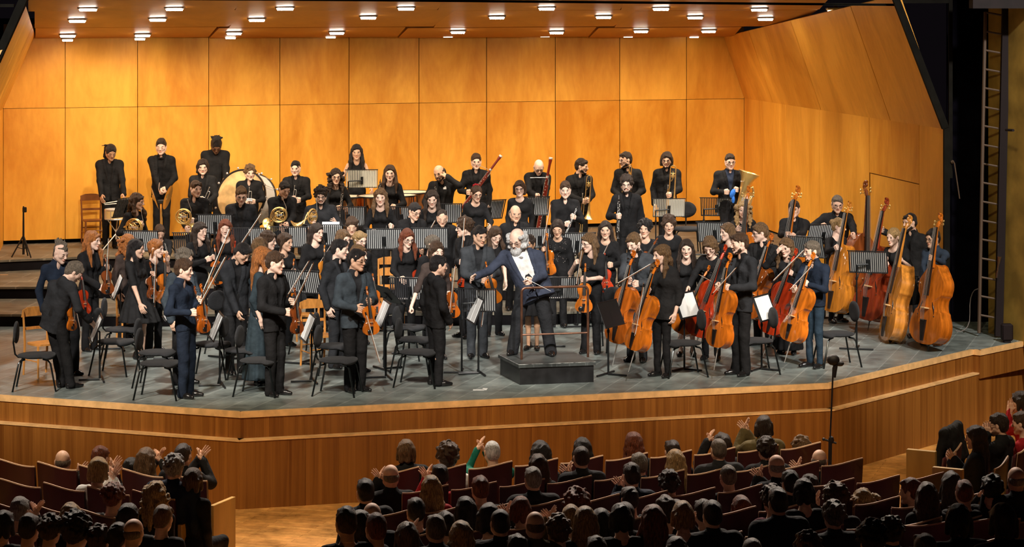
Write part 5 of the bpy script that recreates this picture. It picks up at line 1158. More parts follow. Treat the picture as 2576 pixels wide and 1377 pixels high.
P(2040,608,-45,'slim young person with grey-brown bowl hair, dark denim shirt and jeans',yf=925,hx=-70,kid=True,hair='side',hc='greybrown',top='shirt',tc='navy',bc='denim',legs='slim',skin='p',Rh=(1995,728,.40),Lh=(2022,712,.34),H=1.66)
fid('cello','orange',2055,640,1989,860,-58,'orange cello held by the slim young person in dark denim shirt',.36,.46)
bowst(2046,668,1984,734,'bow held slanting by the slim young person in dark denim shirt',.5,.5)
# basses
P(1997,505,-8,'dark-haired person in black suit whose face is crossed by a bass neck',lv=0,hx=-15,hair='short',hc='dark',Rh=(1980,590,.50),Lh=(1994,594,.50),Y=37.6,H=1.76)
fid('bass','orange',2021,472,1972,790,-55,'orange double bass crossing the face of a dark-haired person',.36,.46)
P(2107,493,0,'grey-haired person with glasses in black suit leaning over a dark bass',lv=0,hp=14,hair='short',hc='greybrown',gl=True,w=1.1,Rh=(2071,570,.35),Lh=(2150,594,.56),skin='a',Y=38.0,H=1.80,lpole=(1,.2,-.5),rpole=(-1,.2,-.5))
fid('bass','brown',2165,456,2158,790,35,'dark brown double bass held by the grey-haired person with glasses',.42,.50)
P(2112,550,30,'person with blond hair in a bun turned right behind a honey-coloured bass',yf=812,hx=62,sex='f',skin='p',hair='bun',hc='blond',top='top',Rh=(2104,624,.56),Lh=(2118,628,.56),H=1.66,legs='slim')
fid('bass','honey',2150,511,2100,786,-60,'honey-coloured double bass of the person with the blond bun',.42,.58)
P(2287,538,-42,'bearded dark-haired person in black suit stretching one arm to the left',yf=822,hx=-62,hair='short',hc='black',beard=('dark',.85),tc='black2',Rh=(2206,577,.5),Rp='point',skin='a',H=1.82,fx=2292)
fid('bass','cherry',2244,503,2188,806,-58,'dark red double bass standing between the honey and the golden bass',.75,.85)
P(2245,575,-30,'person with blond ponytail and short sleeves leaning on a golden double bass',yf=848,hx=-48,hp=8,sex='f',skin='p',hair='pony',hc='blond',top='tshirt',sl=.45,Rh=(2226,676,.64),Lh=(2262,650,.40),H=1.68,fx=2277,legs='skirt')
fid('bass','golden',2306,548,2240,858,-82,'golden double bass seen from its side, behind the lined music stand',.50,.62)
P(2345,578,-45,'black-haired person with glasses and dark blue shirt behind rightmost double bass',yf=868,hx=-58,hair='side',hc='black',gl=True,top='shirt',tc='shirtblue',skin='b',Lh=(2345,650,.60),Rh=(2312,746,.58),fx=2352,H=1.76)
fid('bass','orange',2380,541,2336,866,-60,'bright orange double bass at the far right by the black wing',.48,.60)
# left side strings
P(235,582,55,'person with long straight ginger hair and black trouser suit holding a violin',lv=0,hx=72,sex='f',skin='p',hair='straight',hc='ginger',top='suit',Rh=(257,727,.30),Lh=(273,672,.2),H=1.70,Y=33.6)
fid('violin','brown',263,642,272,740,40,'brown violin hanging from the hand of the ginger-haired person in trouser suit',.26,.28)
bowst(275,597,270,714,'bow pointing straight up beside the ginger-haired person in trouser suit',.32,.32)
P(325,590,60,'person with curly auburn hair and lace sleeves behind the black-haired person',lv=0,hx=70,sex='f',skin='a',hair='curlylong',hc='ginger',top='top',tc='brown',H=1.66,Y=34.3)
P(395,603,50,'person with pinned-up strawberry hair turned right holding a viola close',lv=0,hx=72,sex='f',skin='p',hair='updo',hc='ginger',top='tshirt',sl=.6,H=1.60,Lh=(421,655,.28),Rh=(411,702,.32),Y=33.4)
fid('viola','orange',412,640,414,764,25,'orange viola held upright by the person with pinned-up strawberry hair',.34,.36)
bowst(425,818,420,706,'bow pointing down from the hand of the person with pinned-up strawberry hair',.42,.4)
P(345,603,72,'person with long straight black hair in short-sleeved top and flared skirt',yf=903,hx=82,sex='f',skin='a',hair='straight',hc='black',top='tshirt',sl=.45,legs='skirt',tc='black2',bc='black2',fx=352,Rh=(357,778,.34),Rp='rest',Lh=(388,690,.15))
fid('violin','brown',376,660,384,752,50,'brown violin at the side of the person in flared skirt',.10,.14)
bowst(394,637,389,772,'bow held upright right of the person in flared skirt',.22,.22)
P(158,613,35,'person with mohawk hairstyle and navy shirt looking down behind bending person',yf=944,hx=52,hp=20,hair='mohawk',hc='greybrown',top='shirt',tc='navy',skin='p',H=1.72,fx=172)
fid('violin','red',203,688,213,792,40,'reddish violin between the mohawk person and the bending person',.16,.2)
P(200,664,145,'person bending forward in dark grey jacket, back to the hall, reaching to stand',yf=976,hx=108,hp=38,hair='side',hc='greybrown',tc='char',skin='p',H=1.72,lean=1,fx=166,hipx=136,jl=.20,Rh=(231,812,.02),Rp='flat',vox=.0115)
fid('violin','orange',178,735,181,832,60,'orange violin under the arm of the bending person',.02,.05)
bowst(203,836,190,776,'white-haired bow hanging below the bending person',.05,.05)
P(467,628,55,'person with grey-brown hair and glasses in dark jacket behind the front young person',yf=968,hx=58,hair='curly',hc='greybrown',gl=True,tc='steel',skin='a',Lh=(505,756,.3),H=1.72)
bowst(583,572,499,772,'longest bow slanting up right, held behind the front young person',.30,.26)
fid('violin','brown',487,722,505,835,50,'dark violin held low behind the front young person in navy shirt',.24,.26)
P(465,653,68,'young person in navy shirt and dark trousers standing front left with violin',yf=1000,kid=True,hx=80,hair='side',hc='brown',top='shirt',tc='navy',bc='navy',skin='p',Rh=(490,788,.28),Lh=(511,762,.20),fx=467,H=1.66,vox=.0115)
fid('violin','amber',503,716,514,838,55,'amber violin of the young person in navy shirt in the front',.26,.30)
bowst(571,644,500,776,'white bow slanting up right from the front young person in navy shirt',.34,.32)
P(505,560,35,'smiling person with long dark wavy hair in black dress holding violin',lv=0,hx=52,sex='f',skin='p',hair='longfront',hc='dark',top='top',eyes='smile',Lh=(541,648,.26),Rh=(526,652,.28))
fid('violin','amber',539,617,548,716,20,'amber violin of the smiling person with long dark hair',.30,.32)
P(567,553,5,'smiling person with long dark red hair and low neckline holding a violin',lv=0,sex='f',skin='p',hair='straight',hc='auburn',top='top',eyes='smile',Lh=(596,636,.28),H=1.66)
fid('violin','red',592,607,583,704,5,'red violin of the smiling person with dark red hair',.30,.32)
bowst(660,536,597,630,'bow raised to the upper right by the person with dark red hair',.36,.32)
P(677,583,50,'young person with brown layered hair in right profile, behind front row',lv=0,hx=80,hair='wavyshort',hc='brown',top='shirt',skin='p',H=1.66,kid=True)
P(655,600,120,'person with light brown hair seen from behind, beside layered brown hair',lv=0,hx=150,hair='wavyshort',hc='light',top='shirt',skin='p',H=1.64)
P(720,587,40,'person with brown hair tied back and V-neck sweater holding a violin',lv=0,hx=58,sex='f',skin='b',hair='updo',hc='brown',top='top',Lh=(742,683,.28),H=1.62)
fid('violin','orange',739,652,728,745,20,'orange violin of the person with tied-back brown hair',.30,.30)
P(620,617,28,'dark-haired person in charcoal suit with bowed head and one hand spread down',yf=943,hx=58,hp=36,hair='short',hc='black',tc='char',bc='black2',skin='b',Rh=(606,812,.20),Rp='rest',H=1.78)
P(664,622,95,'person with very long strawberry blond hair in floor-length grey-green dress',yf=968,hx=100,sex='f',skin='p',hair='straight',hc='ginger',top='tshirt',sl=.7,tc='teal',bc='teal',legs='dress',H=1.70,Lh=(650,745,-.1))
P(695,635,52,'brown-haired person in black suit in right profile, front row, holding violin',yf=995,hx=74,hair='side',hc='brown',skin='p',Rh=(727,788,.26),Lh=(738,760,.16),fx=690,H=1.8,vox=.0115)
fid('violin','brown',739,726,748,840,45,'dark brown violin of the front person in black suit in right profile',.24,.28)
bowst(790,661,735,779,'nearer of the two crossed bows held by the front person in black suit',.34,.32)
bowst(779,656,722,748,'farther of the two crossed bows held up in front of the lined stand',.24,.22)
P(798,563,30,'person with long straight dark brown hair in black cardigan holding a violin',lv=0,hx=48,sex='f',skin='p',hair='long',hc='dark',top='top',Lh=(823,651,.28),Rh=(799,702,.2),H=1.66)
fid('violin','honey',816,618,812,714,15,'honey-coloured violin of the person with long dark brown hair',.30,.30)
bowst(834,616,804,664,'bow slanting in front of the person with long dark brown hair',.34,.32)
P(885,548,5,'person with brown hair tied back looking down, top visible above others',lv=0,hp=20,sex='f',skin='a',hair='updo',hc='brown',top='top',H=1.66,Y=35.8)
P(865,580,20,'person with light brown fringe and glasses partly hidden by others',lv=0,hx=45,hair='wavyshort',hc='light',gl=True,top='shirt',skin='p',H=1.66)
P(907,583,20,'person with pinned-up curly blond hair and dark-rimmed glasses',lv=0,hx=38,sex='f',skin='p',hair='updo',hc='blond',gl=True,top='top',H=1.62)
P(857,603,58,'black-haired person in dark grey suit turned right behind the front violinist',yf=925,hx=80,hair='short',hc='black',tc='char',bc='char',skin='p',fx=846)
P(905,617,60,'person with light brown bob hidden behind the smiling person in blue-grey suit',yf=940,hx=65,sex='f',skin='p',hair='bob',hc='light',top='top',tc='black2',H=1.66)
fid('violin','amber',936,690,948,790,30,'amber violin half hidden behind the smiling person in blue-grey suit',.15,.2)
P(900,628,35,'smiling person with glasses and crew cut in blue-grey suit, front row',yf=985,hx=58,hair='short',hc='black',gl=True,tc='steel',sc='char',bc='black',skin='b',eyes='smile',Rh=(905,779,.32),Lh=(932,760,.28),Rp='rest',fx=893,H=1.8,w=1.08,vox=.0115)
fid('violin','orange',921,722,935,843,25,'bright orange violin of the smiling person in blue-grey suit',.36,.38)
bowst(955,915,917,784,'bow pointing down in front of the bright orange violin',.46,.42)
P(1028,578,8,'person with glasses and long auburn hair looking down over a music stand',lv=0,hx=25,hp=18,sex='f',skin='p',hair='longfront',hc='auburn',gl=True,top='top',Rh=(1011,706,.30),Rp='rest',H=1.64)
fid('violin','red',1057,642,1045,735,10,'reddish violin of the person with glasses and long auburn hair',.24,.24)
P(1092,593,40,'person with pinned-up grey-brown hair, only the top of the head visible',lv=0,hx=60,sex='f',hair='updo',hc='greybrown',top='top',H=1.6)
P(1100,610,15,'laughing person with wavy brown hair and grey-brown blouse, one arm swung out',yf=905,hx=28,sex='f',skin='p',hair='wavyshort',hc='brown',top='tshirt',tc='brown',sl=.62,eyes='smile',Rh=(1031,783,.20),H=1.68)
P(1105,643,118,'black-haired young person in black suit turned away, between chair and stand',yf=970,hx=112,hair='short',hc='black',skin='a',Rh=(1134,818,.08),Rp='rest',fx=1095,H=1.66,vox=.0115)
fid('violin','amber',1131,690,1140,800,30,'amber violin held in front of the young person turned away',-.10,-.05)
bowst(1147,666,1132,800,'bow held upright right of the young person turned away',.02,.02)
# ---------------------------------------------------------------- percussion
def drum_stand(e,z): 
    b=MB()
    for a in(90,210,330): b.tube([(0,0,z*.55),(.26*math.cos(R(a)),.26*math.sin(R(a)),0.01)],.010,6); b.tube([(0,0,z*.6),(.15*math.cos(R(a)),.15*math.sin(R(a)),z)],.008,6)
    b.tube([(0,0,.2),(0,0,z*.7)],.013,6); b.obj('tripod',[m_silver],e)
Yp=41.45; c=DP(292,527,Yp); e=empty('snare_drum',(c.x,c.y,LV[3]),'snare drum with cream shell and white head on a stand at far left','drum'); h=c.z-LV[3]
b=MB(); b.lathe([(.19,h-.17),(.19,h-.01)],26); b.obj('shell',[mat('drum_shell',(.70,.52,.22),.35)],e); b=MB(); b.lathe([(.185,h-.008),(.185,h)],26); b.obj('drum_head',[m_bone],e)
b=MB(); b.lathe([(.195,h-.018),(.200,h-.005),(.196,h+.010)],26,cap=False); b.lathe([(.195,h-.175),(.200,h-.16),(.196,h-.15)],26,cap=False); [b.tube([(.198*math.cos(a),.198*math.sin(a),h-.16),(.198*math.cos(a),.198*math.sin(a),h)],.006,5) for a in [i*math.pi/5 for i in range(10)]]; b.obj('hoops',[m_silver],e); drum_stand(e,h-.18)
for i,(x0,y0,x1,y1) in enumerate(((261,512,304,505),(263,515,306,511))):
    b=MB(); b.tube([DP(x0,y0,Yp-.12+.03*i),DP(x1,y1,Yp+.02)],[.006,.009],6); tag(b.obj('drumstick',[m_hairb]),('upper','lower')[i]+' of two pale drumsticks above the snare drum','drumstick')
for i,(xa,ya,xb,yb,sd) in enumerate(((379,467,399,527,-1),(431,467,413,527,1))):
    Yc=41.2; p=DP(xa,ya,Yc);q=DP(xb,yb,Yc); d=(p-q); r=d.length/2; n=d.cross(Vector((sd*.15,1,0))).normalized()
    mt=n.to_track_quat('Z','Y').to_matrix().to_4x4(); mt.translation=(p+q)/2
    b=MB(); b.lathe([(r,0),(r*.6,.012),(r*.25,.02),(r*.2,.035),(.01,.04),(.01,.036),(r*.2,.031),(r*.25,.016),(r*.6,.008),(r,-.002)],30,mtx=mt,cap=False)
    tag(b.obj('cymbal',[m_brass]),('left','right')[i]+' of two brass cymbals standing edge-on before the bow-tied person','cymbal')
b=MB(); p=DP(405,508,41.2); b.box(p,(.12,.10,.07),bev=.015); e=ob('cymbal_stand',b.mesh('cymbal_stand',[m_stand])); tag(e,'cymbal stand with black block on a brass-coloured pole','stand')
b=MB(); b.tube([(p.x,p.y,LV[3]+.05),(p.x,p.y,p.z)],.016,8); b.obj('pole',[m_brass],e)
b=MB(); [b.tube([(p.x,p.y,LV[3]+.35),(p.x+.25*math.cos(a),p.y+.25*math.sin(a),LV[3]+.012)],.011,6) for a in(.5,2.6,4.7)]; b.obj('tripod',[m_stand],e)
# bass drum
Yb=41.5; c=DP(620,500,Yb); mt=Vector((-.42,-1,.28)).to_track_quat('Z','Y').to_matrix().to_4x4(); e=empty('bass_drum',(0,0,0),'large bass drum tilted on its stand, cream head and black rims with lugs','drum',mtx=Matrix.Translation(c)@mt)
r=.465; b=MB(); b.lathe([(r,-.20),(r,.20)],44,cap=False); b.obj('shell',[m_bone],e); b=MB(); b.lathe([(r*.985,.19),(r*.985,.205)],44); b.lathe([(r*.985,-.205),(r*.985,-.19)],44); b.obj('drum_head',[mat('calf_head',(.72,.47,.20),.5,noise=.25,nscale=5)],e)
b=MB(); [b.lathe([(r-.005,z-.02),(r+.018,z-.02),(r+.018,z+.02),(r-.005,z+.02)],44,cap=False) for z in(-.2,.2)]; b.obj('rims',[m_stand],e)
b=MB()
for i in range(14): a=2*math.pi*i/14; x,y=(r+.03)*math.cos(a),(r+.03)*math.sin(a); b.tube([(x,y,-.22),(x,y,.22)],.006,5); b.ell((x*1.02,y*1.02,.23),(.022,.022,.014),6); b.ell((x*1.02,y*1.02,-.23),(.022,.022,.014),6)
b.obj('tension_rods',[m_silver],e)
b=MB(); g=LV[3]; base=c-Vector((0,0,c.z-g)); inv=(Matrix.Translation(c)@mt).inverted()
for sx in(-.35,.35): b.tube([inv@Vector((base.x+sx,base.y-.2,g+.01)),inv@Vector((base.x+sx*1.2,base.y,c.z-.25))],.016,6); b.tube([inv@Vector((base.x+sx,base.y+.25,g+.01)),inv@Vector((base.x+sx*1.2,base.y,c.z-.25))],.016,6)
b.obj('frame',[m_stand],e)
# timpani
for i,(x,y,Yt,r) in enumerate(((872,494,41.4,.30),(948,493,41.4,.33),(1003,491,41.6,.30),(1030,483,42.2,.36))):
    c=DP(x,y,Yt); h=c.z-LV[3]; e=empty('timpano',(c.x,c.y,LV[3]),'copper kettledrum with cream head, %s of the four timpani'%(('leftmost','second','third','rightmost and largest')[i]),'timpani','timpani')
    b=MB(); b.lathe([(.05,h-.42),(.16,h-.40),(r*.8,h-.30),(r*.97,h-.15),(r,h-.01)],30); b.obj('kettle',[m_copper],e); b=MB(); b.lathe([(r,h-.012),(r*.99,h)],30); b.obj('drum_head',[m_cream],e)
    b=MB(); b.lathe([(r+.005,h-.02),(r+.02,h-.01),(r+.015,h+.008),(r,h+.004)],30,cap=False)
    for k in range(8): a=2*math.pi*k/8+.2; xx,yy=(r+.02)*math.cos(a),(r+.02)*math.sin(a); b.tube([(xx,yy,h),(xx*1.02,yy*1.02,h-.18)],.010,6); b.ell((xx*1.02,yy*1.02,h-.19),(.03,.03,.02),6)
    b.obj('rim_and_lugs',[m_stand],e); b=MB()
    for k in range(3): a=2*math.pi*k/3; b.tube([((r+.02)*math.cos(a),(r+.02)*math.sin(a),h-.15),(.3*math.cos(a),.3*math.sin(a),.02)],.018,6)
    b.lathe([(.22,.012),(.20,.05),(.05,.10),(.04,h-.42)],14); b.obj('base',[m_stand],e)
# tripod at the far left
p=G(59,648,LV[3]); top=DP(59,522,p.y); e=empty('tripod_stand',p,'bare black tripod stand alone on the top riser at far left','stand'); h=top.z-p.z
b=MB(); b.tube([(0,0,.05),(0,0,h-.06)],[.022,.014],8); b.obj('pole',[m_stand],e)
for a in(200,320,80): b=MB(); b.tube([(0,0,h*.44),(.20*math.cos(R(a)),.20*math.sin(R(a)),.01)],.013,6); b.tube([(0,0,.14),(.115*math.cos(R(a)),.115*math.sin(R(a)),.18)],.007,5); b.obj('leg',[m_stand],e)
b=MB(); b.box((.02,0,h-.04),(.07,.04,.09),bev=.01); b.tube([(.0,0,h-.03),(0,0,h+.02)],.012,6); b.obj('clamp',[m_stand],e)
# podium and rail
FL,FRr,BL=G(1305,918,.265),G(1499,911,.265),G(1253,892,.265); BR=FRr+(BL-FL)
m_pod=mat('podium_black',(.012,.012,.013),.35,noise=.4,nscale=7); m_podt=floormat('podium_top',(.055,.062,.060),(.045,.05,.05),(.08,.09,.09),.9,.12,17,.4,.006)
b=MB(); ins=[p+((FL+FRr+BL+BR)/4-p)*.045 for p in(FL,FRr,BR,BL)]; b.prism([(p.x,p.y) for p in ins],.002,.225); e=ob('podium',b.mesh('podium',[m_pod],False)); tag(e,'black conductor podium with worn edges in the middle of the stage front','podium')
b=MB(); b.prism([(p.x,p.y) for p in(FL,FRr,BR,BL)],.222,.265); b.obj('platform_top',[m_podt],e,smooth=False)
b=MB(); m_edge=mat('worn_edge',(.25,.26,.25),.5,noise=.9,nscale=18,alt=(.02,.02,.02))
for p,q in((FL,FRr),(FL,BL)): b.tube([p+Vector((0,0,-.001)),q+Vector((0,0,-.001))],.004,5)
b.obj('edge_trim',[m_edge],e)
m_rail=mat('rail_metal',(.16,.075,.045),.35,metal=.6,noise=.3,nscale=12); a=G(1312,905,.265); c=G(1479,899,.265); H_=.93; d=(c-a).normalized(); up=Vector((0,0,1)); v=Vector((-d.y,d.x,0))
b=MB(); P_=[a]+[a+up*(H_-.06)]+[a+up*(H_-.06)+d*.06*(1-math.cos(t))+up*.06*math.sin(t) for t in(.4,.8,1.2,1.57)]+[c+up*(H_-.06)-d*.06*(1-math.cos(t))+up*.06*math.sin(t) for t in(1.57,1.2,.8,.4)]+[c+up*(H_-.06),c]
b.tube(P_,.017,8); e=ob('podium_rail',b.mesh('podium_rail',[m_rail])); tag(e,'brown metal safety rail standing at the front of the podium','railing')
b=MB(); b.tube([a+up*.32,c+up*.32],.013,8); b.obj('crossbar',[m_rail],e)
# ---------------------------------------------------------------- chairs
CH=[(88,893,95,'black chair at the far left front, beside the bent wooden chair'),(286,858,75,'black chair behind the leftmost front music stand, nearer of two'),(305,828,90,'black chair left of the person in flared skirt, behind another'),
(397,913,85,'black chair nearest the edge, left of the young person in navy shirt'),(392,886,85,'black chair right behind the nearest left chair'),(528,865,80,'black chair behind the stand with the open white score, left'),
(648,906,80,'black chair in the front row left of the person in black suit'),(608,880,80,'black chair just behind the second front chair from left'),(846,905,80,'black chair in front row left of the smiling person in blue-grey suit'),
(838,870,80,'black chair behind the front chair of the smiling person'),(1048,885,80,'black chair in front row left of the young person turned away'),(1040,853,75,'black chair second in line left of the young person turned away'),(1022,822,70,'black chair third in line left of the young person turned away'),
(1722,862,-77,'black chair between the long-haired cellist and the smiling cellist'),(1903,856,-77,'black chair right of the smiling cellist in black suit'),(2108,839,-77,'black chair at the right front, by the tall foreground microphone'),
(1522,802,-37,'black chair with tall back directly right of the podium'),(786,812,60,'black chair behind the wooden chair in the left centre'),(575,812,50,'black chair beside the spread hand of the charcoal suit')]
for x,y,az,l in CH: chair(x,y,az,l)
chair(1728,573,0,'black chair on top riser beside the lined stand of the trombonist',LV[3]); 
chair(108,862,40,'orange bent wooden chair at the far left behind the black chair',kind='wood'); chair(330,792,20,'orange wooden chair behind the person in flared skirt',kind='wood'); chair(800,842,25,'orange wooden chair left of the blue-grey suit, behind the white score',kind='wood')
chair(985,752,10,'orange wooden chair in the centre, nearer of two by the lined stand',kind='wood'); chair(978,722,0,'orange wooden chair in the centre, farther of two',kind='wood'); chair(765,790,-10,'orange wooden chair behind the lined stand in the left centre',kind='wood')
chair(234,553,20,'dark wooden chair by the back wall left of snare drum',LV[3],kind='dark')
# ---------------------------------------------------------------- music stands
ST=[(910,450,185,3,41.2,'pale lined music stand before the long-haired person at the timpani',D_(warm=True,px=944)),(1683,523,182,3,40.75,'pale lined music stand in front of the goateed trombonist',D_(warm=True,px=1717)),
(1803,521,172,3,40.75,'lined music stand in front of the tuba player',D_(px=1835)),(1340,519,190,2,39.3,'lined music stand below the bald bassoon player',{}),(1232,528,210,2,39.2,'narrow slanted music stand right of the red hair band',{}),
(1010,545,175,2,38.2,'lined music stand right of the wavy blond person',{}),(876,545,180,2,38.2,'lined music stand below the long curly dark hair',{}),(1120,537,180,2,38.6,'lined music stand behind the cropped dark-haired person',{}),(319,522,236,2,39.0,'slanted lined music stand beside the snare drum',{}),
(541,565,180,1,37.0,'lined music stand between young horn player and fair-haired person',{}),(727,597,180,0,35.6,'lined music stand below the black-haired horn player',{}),(818,592,176,0,35.6,'lined music stand holding pale paper below the goateed horn player',{}),
(625,600,180,0,35.6,'lined music stand below the fair-haired person with glasses',{}),(483,612,178,0,35.5,'lined music stand behind the smiling dark-haired person',{}),(355,607,172,0,35.6,'lined music stand behind the bowl-cut child',{}),
(966,602,180,0,35.6,'wide lined music stand in the centre below the wavy blond person',{}),(1082,600,180,0,35.7,'lined music stand hidden between two centre heads',{}),(1452,612,190,0,36.05,'lined music stand right of the glittering black top',{}),(1358,600,180,0,36.05,'lined music stand right behind the older person with receding hair',{}),
(1798,585,165,1,37.0,'leaning lined music stand behind the profile with long light hair',{}),(2072,590,200,0,37.0,'lined music stand left of the person with blond bun',{}),(2030,622,150,0,35.5,'tilted lined music stand behind the slim young cellist',{}),
(2184,660,165,0,None,'tall lined music stand before the basses at the right',D_(yb=880,px=2212)),(760,710,160,0,None,'lined music stand behind the two crossed bows',D_(yb=915)),
(1030,727,175,0,None,'lined music stand under the hand of the auburn-haired person',D_(yb=890)),(1197,756,178,0,None,'broad lined music stand left of the conductor',D_(yb=938,px=1232)),(1411,725,182,0,None,'large lined music stand behind the podium rail',D_(yb=872,px=1443)),
(568,692,150,0,None,'dark flat music stand beside the charcoal suit',D_(yb=900,solid=True,tilt=50)),(973,741,120,0,None,'dark tilted music stand right of the bright orange violin',D_(yb=930,solid=True,tilt=45)),
(1728,768,55,0,None,'dark music stand with white papers where the page is turned',D_(yb=932,solid=True,paper='white papers on the stand where a person turns the page')),(1537,790,60,0,None,'black music stand seen edge-on before the amber cello',D_(yb=945,solid=True)),
(1923,775,60,0,None,'dark music stand with papers before the shiny red cello',D_(yb=932,solid=True,paper='white papers on the stand before the shiny red cello')),
(243,827,-77,0,None,'edge-on music stand with score at the left front',D_(yb=958,solid=True,paper='open white score on the edge-on stand at the far left front')),(545,822,-77,0,None,'edge-on music stand with score right of the navy shirt',D_(yb=972,solid=True,paper='open white score right of the navy-shirted young person')),
(776,825,-77,0,None,'edge-on music stand with score before the orange wooden chair',D_(yb=962,solid=True,paper='open white score before the orange wooden chair')),(963,790,-77,0,None,'edge-on music stand with score right of blue-grey suit',D_(yb=952,solid=True,paper='open white score right of the blue-grey suit')),
(1196,780,-77,0,None,'edge-on music stand with score in front of the broad lined stand',D_(yb=942,solid=True,paper='open white score in front of the broad lined stand')),(296,722,-77,0,None,'edge-on music stand with score right of the ginger-haired person',D_(yb=880,solid=True,paper='white score right of the ginger-haired person')),
(428,775,-77,0,None,'edge-on music stand with score left of the navy shirt',D_(yb=905,solid=True,paper='white score edge left of the navy shirt'))]
for x,y,az,lv,Ys,l,kw in ST: stand(x,y,az,l,z=LV[lv],Y=Ys,**kw)
b=MB(); p=DP(832,573,35.85); b.box(p,(.26,.006,.18),rot=Matrix.Rotation(-.38,3,'X')); tag(b.obj('paper_sheet',[m_paper],smooth=False),'white sheet of paper under the hand of the goateed person in grey shirt','paper')
b=MB(); b.box(G(2066,908)+Vector((0,0,.004)),(.16,.22,.004)); tag(b.obj('paper_sheet',[m_paper],smooth=False),'white sheet lying on the floor behind the slim young cellist','paper')
# foreground microphone on a tall stand
Ym=27.6; zb=FLA; p=DP(2086,1200,Ym); e=empty('microphone_stand',(p.x,Ym,FLA),'tall dark microphone stand silhouetted in front of the stage at the right','microphone stand'); o=Vector((p.x,Ym,FLA)); m_mic=mat('mic_black',(.006,.004,.006),.6)
b=MB(); b.tube([DP(2086,1240,Ym)-o,DP(2089,1105,Ym)-o],.022,8); b.tube([DP(2086,1240,Ym)-o,Vector((0,0,.05))],.022,8); b.obj('lower_pole',[m_mic],e)
b=MB(); b.tube([DP(2088,1110,Ym)-o,DP(2096,925,Ym)-o],.010,8); b.obj('upper_pole',[m_mic],e)
b=MB(); b.ell(DP(2091,1108,Ym)-o,(.035,.03,.05),8); b.tube([DP(2072,1106,Ym)-o,DP(2104,1116,Ym)-o],.012,6); b.ell(DP(2072,1106,Ym)-o,(.02,.02,.02),6); b.obj('clamp',[m_mic],e)
b=MB(); b.ell(DP(2096,906,Ym)-o,(.075,.06,.065),12); b.ell(DP(2113,915,Ym)-o,(.05,.05,.035),10); b.tube([DP(2102,915,Ym)-o,DP(2098,950,Ym)-o],[.03,.022],8); b.obj('windshield_and_mount',[m_mic],e)
b=MB(); [b.tube([(0,0,.35),(.35*math.cos(a),.35*math.sin(a),.015)],.012,6) for a in(.4,2.5,4.6)]; b.obj('tripod',[m_mic],e)
# ---------------------------------------------------------------- auditorium seats
m_back=mat('seat_shell_wood',(.055,.012,.010),.35,noise=.3,nscale=3,stretch=(1,1,.2),coat=.2); m_litrim=mat('seat_rim_lit',(.70,.45,.28),.3); m_velvet=mat('seat_velvet',(.10,.008,.016),.9,noise=.3,nscale=30,sheen=.3); m_yel=mat('side_panel_wood',(.56,.33,.085),.4,noise=.18,nscale=4,stretch=(1,1,.2))  # rim paler than the shell: stage light on the top edge put into colour
def seat_parts(sw):
    """origin on the floor under the back, sitter looks to +y; sw: which end of the top edge is the higher one"""
    P=[]; n=10; top=[]
    for i in range(n+1):
        t=i/n*2-1; z=.945+sw*.030*math.sin(t*1.5)-.012*(1-t*t); top.append((.252*t,-.03+.018*(1-t*t)*-1,z))
    b=MB(); V=[];Fs=[]
    for (x,y,z) in top: V+= [(x,y,z),(x*.97,y+.05,.40),(x,y+.035,z),(x*.97,y+.085,.40)]
    for i in range(n): a=i*4; c=a+4; Fs+=[(a,c,c+1,a+1),(a+2,a+3,c+3,c+2),(a,a+2,c+2,c),(a+1,c+1,c+3,a+3)]
    Fs+=[(0,1,3,2),(n*4,n*4+2,n*4+3,n*4+1)]; b.add(V,Fs); P.append(('back_shell',b.mesh('back_shell',[m_back])))
    b=MB(); b.tube([(x,y+.015,z+.004) for x,y,z in top],.012,6); b.tube([(top[0][0],top[0][1]+.015,top[0][2]),(top[0][0]*.97,top[0][1]+.06,.5)],.0045,5); P.append(('rim',b.mesh('rim',[m_litrim])))
    b=MB(); b.box((0,.065,.66),(.44,.05,.46),bev=.02,rot=Matrix.Rotation(.12,3,'X')); P.append(('back_cushion',b.mesh('back_cushion',[m_velvet])))
    b=MB(); b.box((0,.27,.42),(.46,.44,.10),bev=.03); P.append(('seat_cushion',b.mesh('seat_cushion',[m_velvet])))
    b=MB(); b.box((0,.10,.19),(.08,.20,.38),bev=.01); P.append(('pedestal',b.mesh('pedestal',[m_black])))
    b=MB(); b.box((.262,.22,.60),(.045,.36,.035),bev=.01); b.box((.262,.10,.45),(.04,.06,.30)); P.append(('armrest',b.mesh('armrest',[m_back])))
    return P
SP={s:seat_parts(s) for s in(-1,1)}; EP=MB().box((0,.25,.33),(.05,.50,.66),bev=.004).mesh('end_panel',[m_yel],False)
ORD=['first','second','third','fourth','fifth','sixth','seventh','eighth','ninth','tenth','eleventh','twelfth']
RN=['front','second','third','fourth','fifth','sixth','seventh']
def mkseat(X,Y,ang,sw,label,end=0,group='auditorium seats',coat=None):
    M=Matrix.Translation((X,Y,FLA))@Matrix.Rotation(ang,4,'Z'); e=empty('auditorium_seat',(0,0,0),label,'seat',group,M)
    for nm,me in SP[sw]: ob(nm,me,e)
    if end: o=ob('end_panel',EP,e); o.location=(.30*end,0,0)
    return e
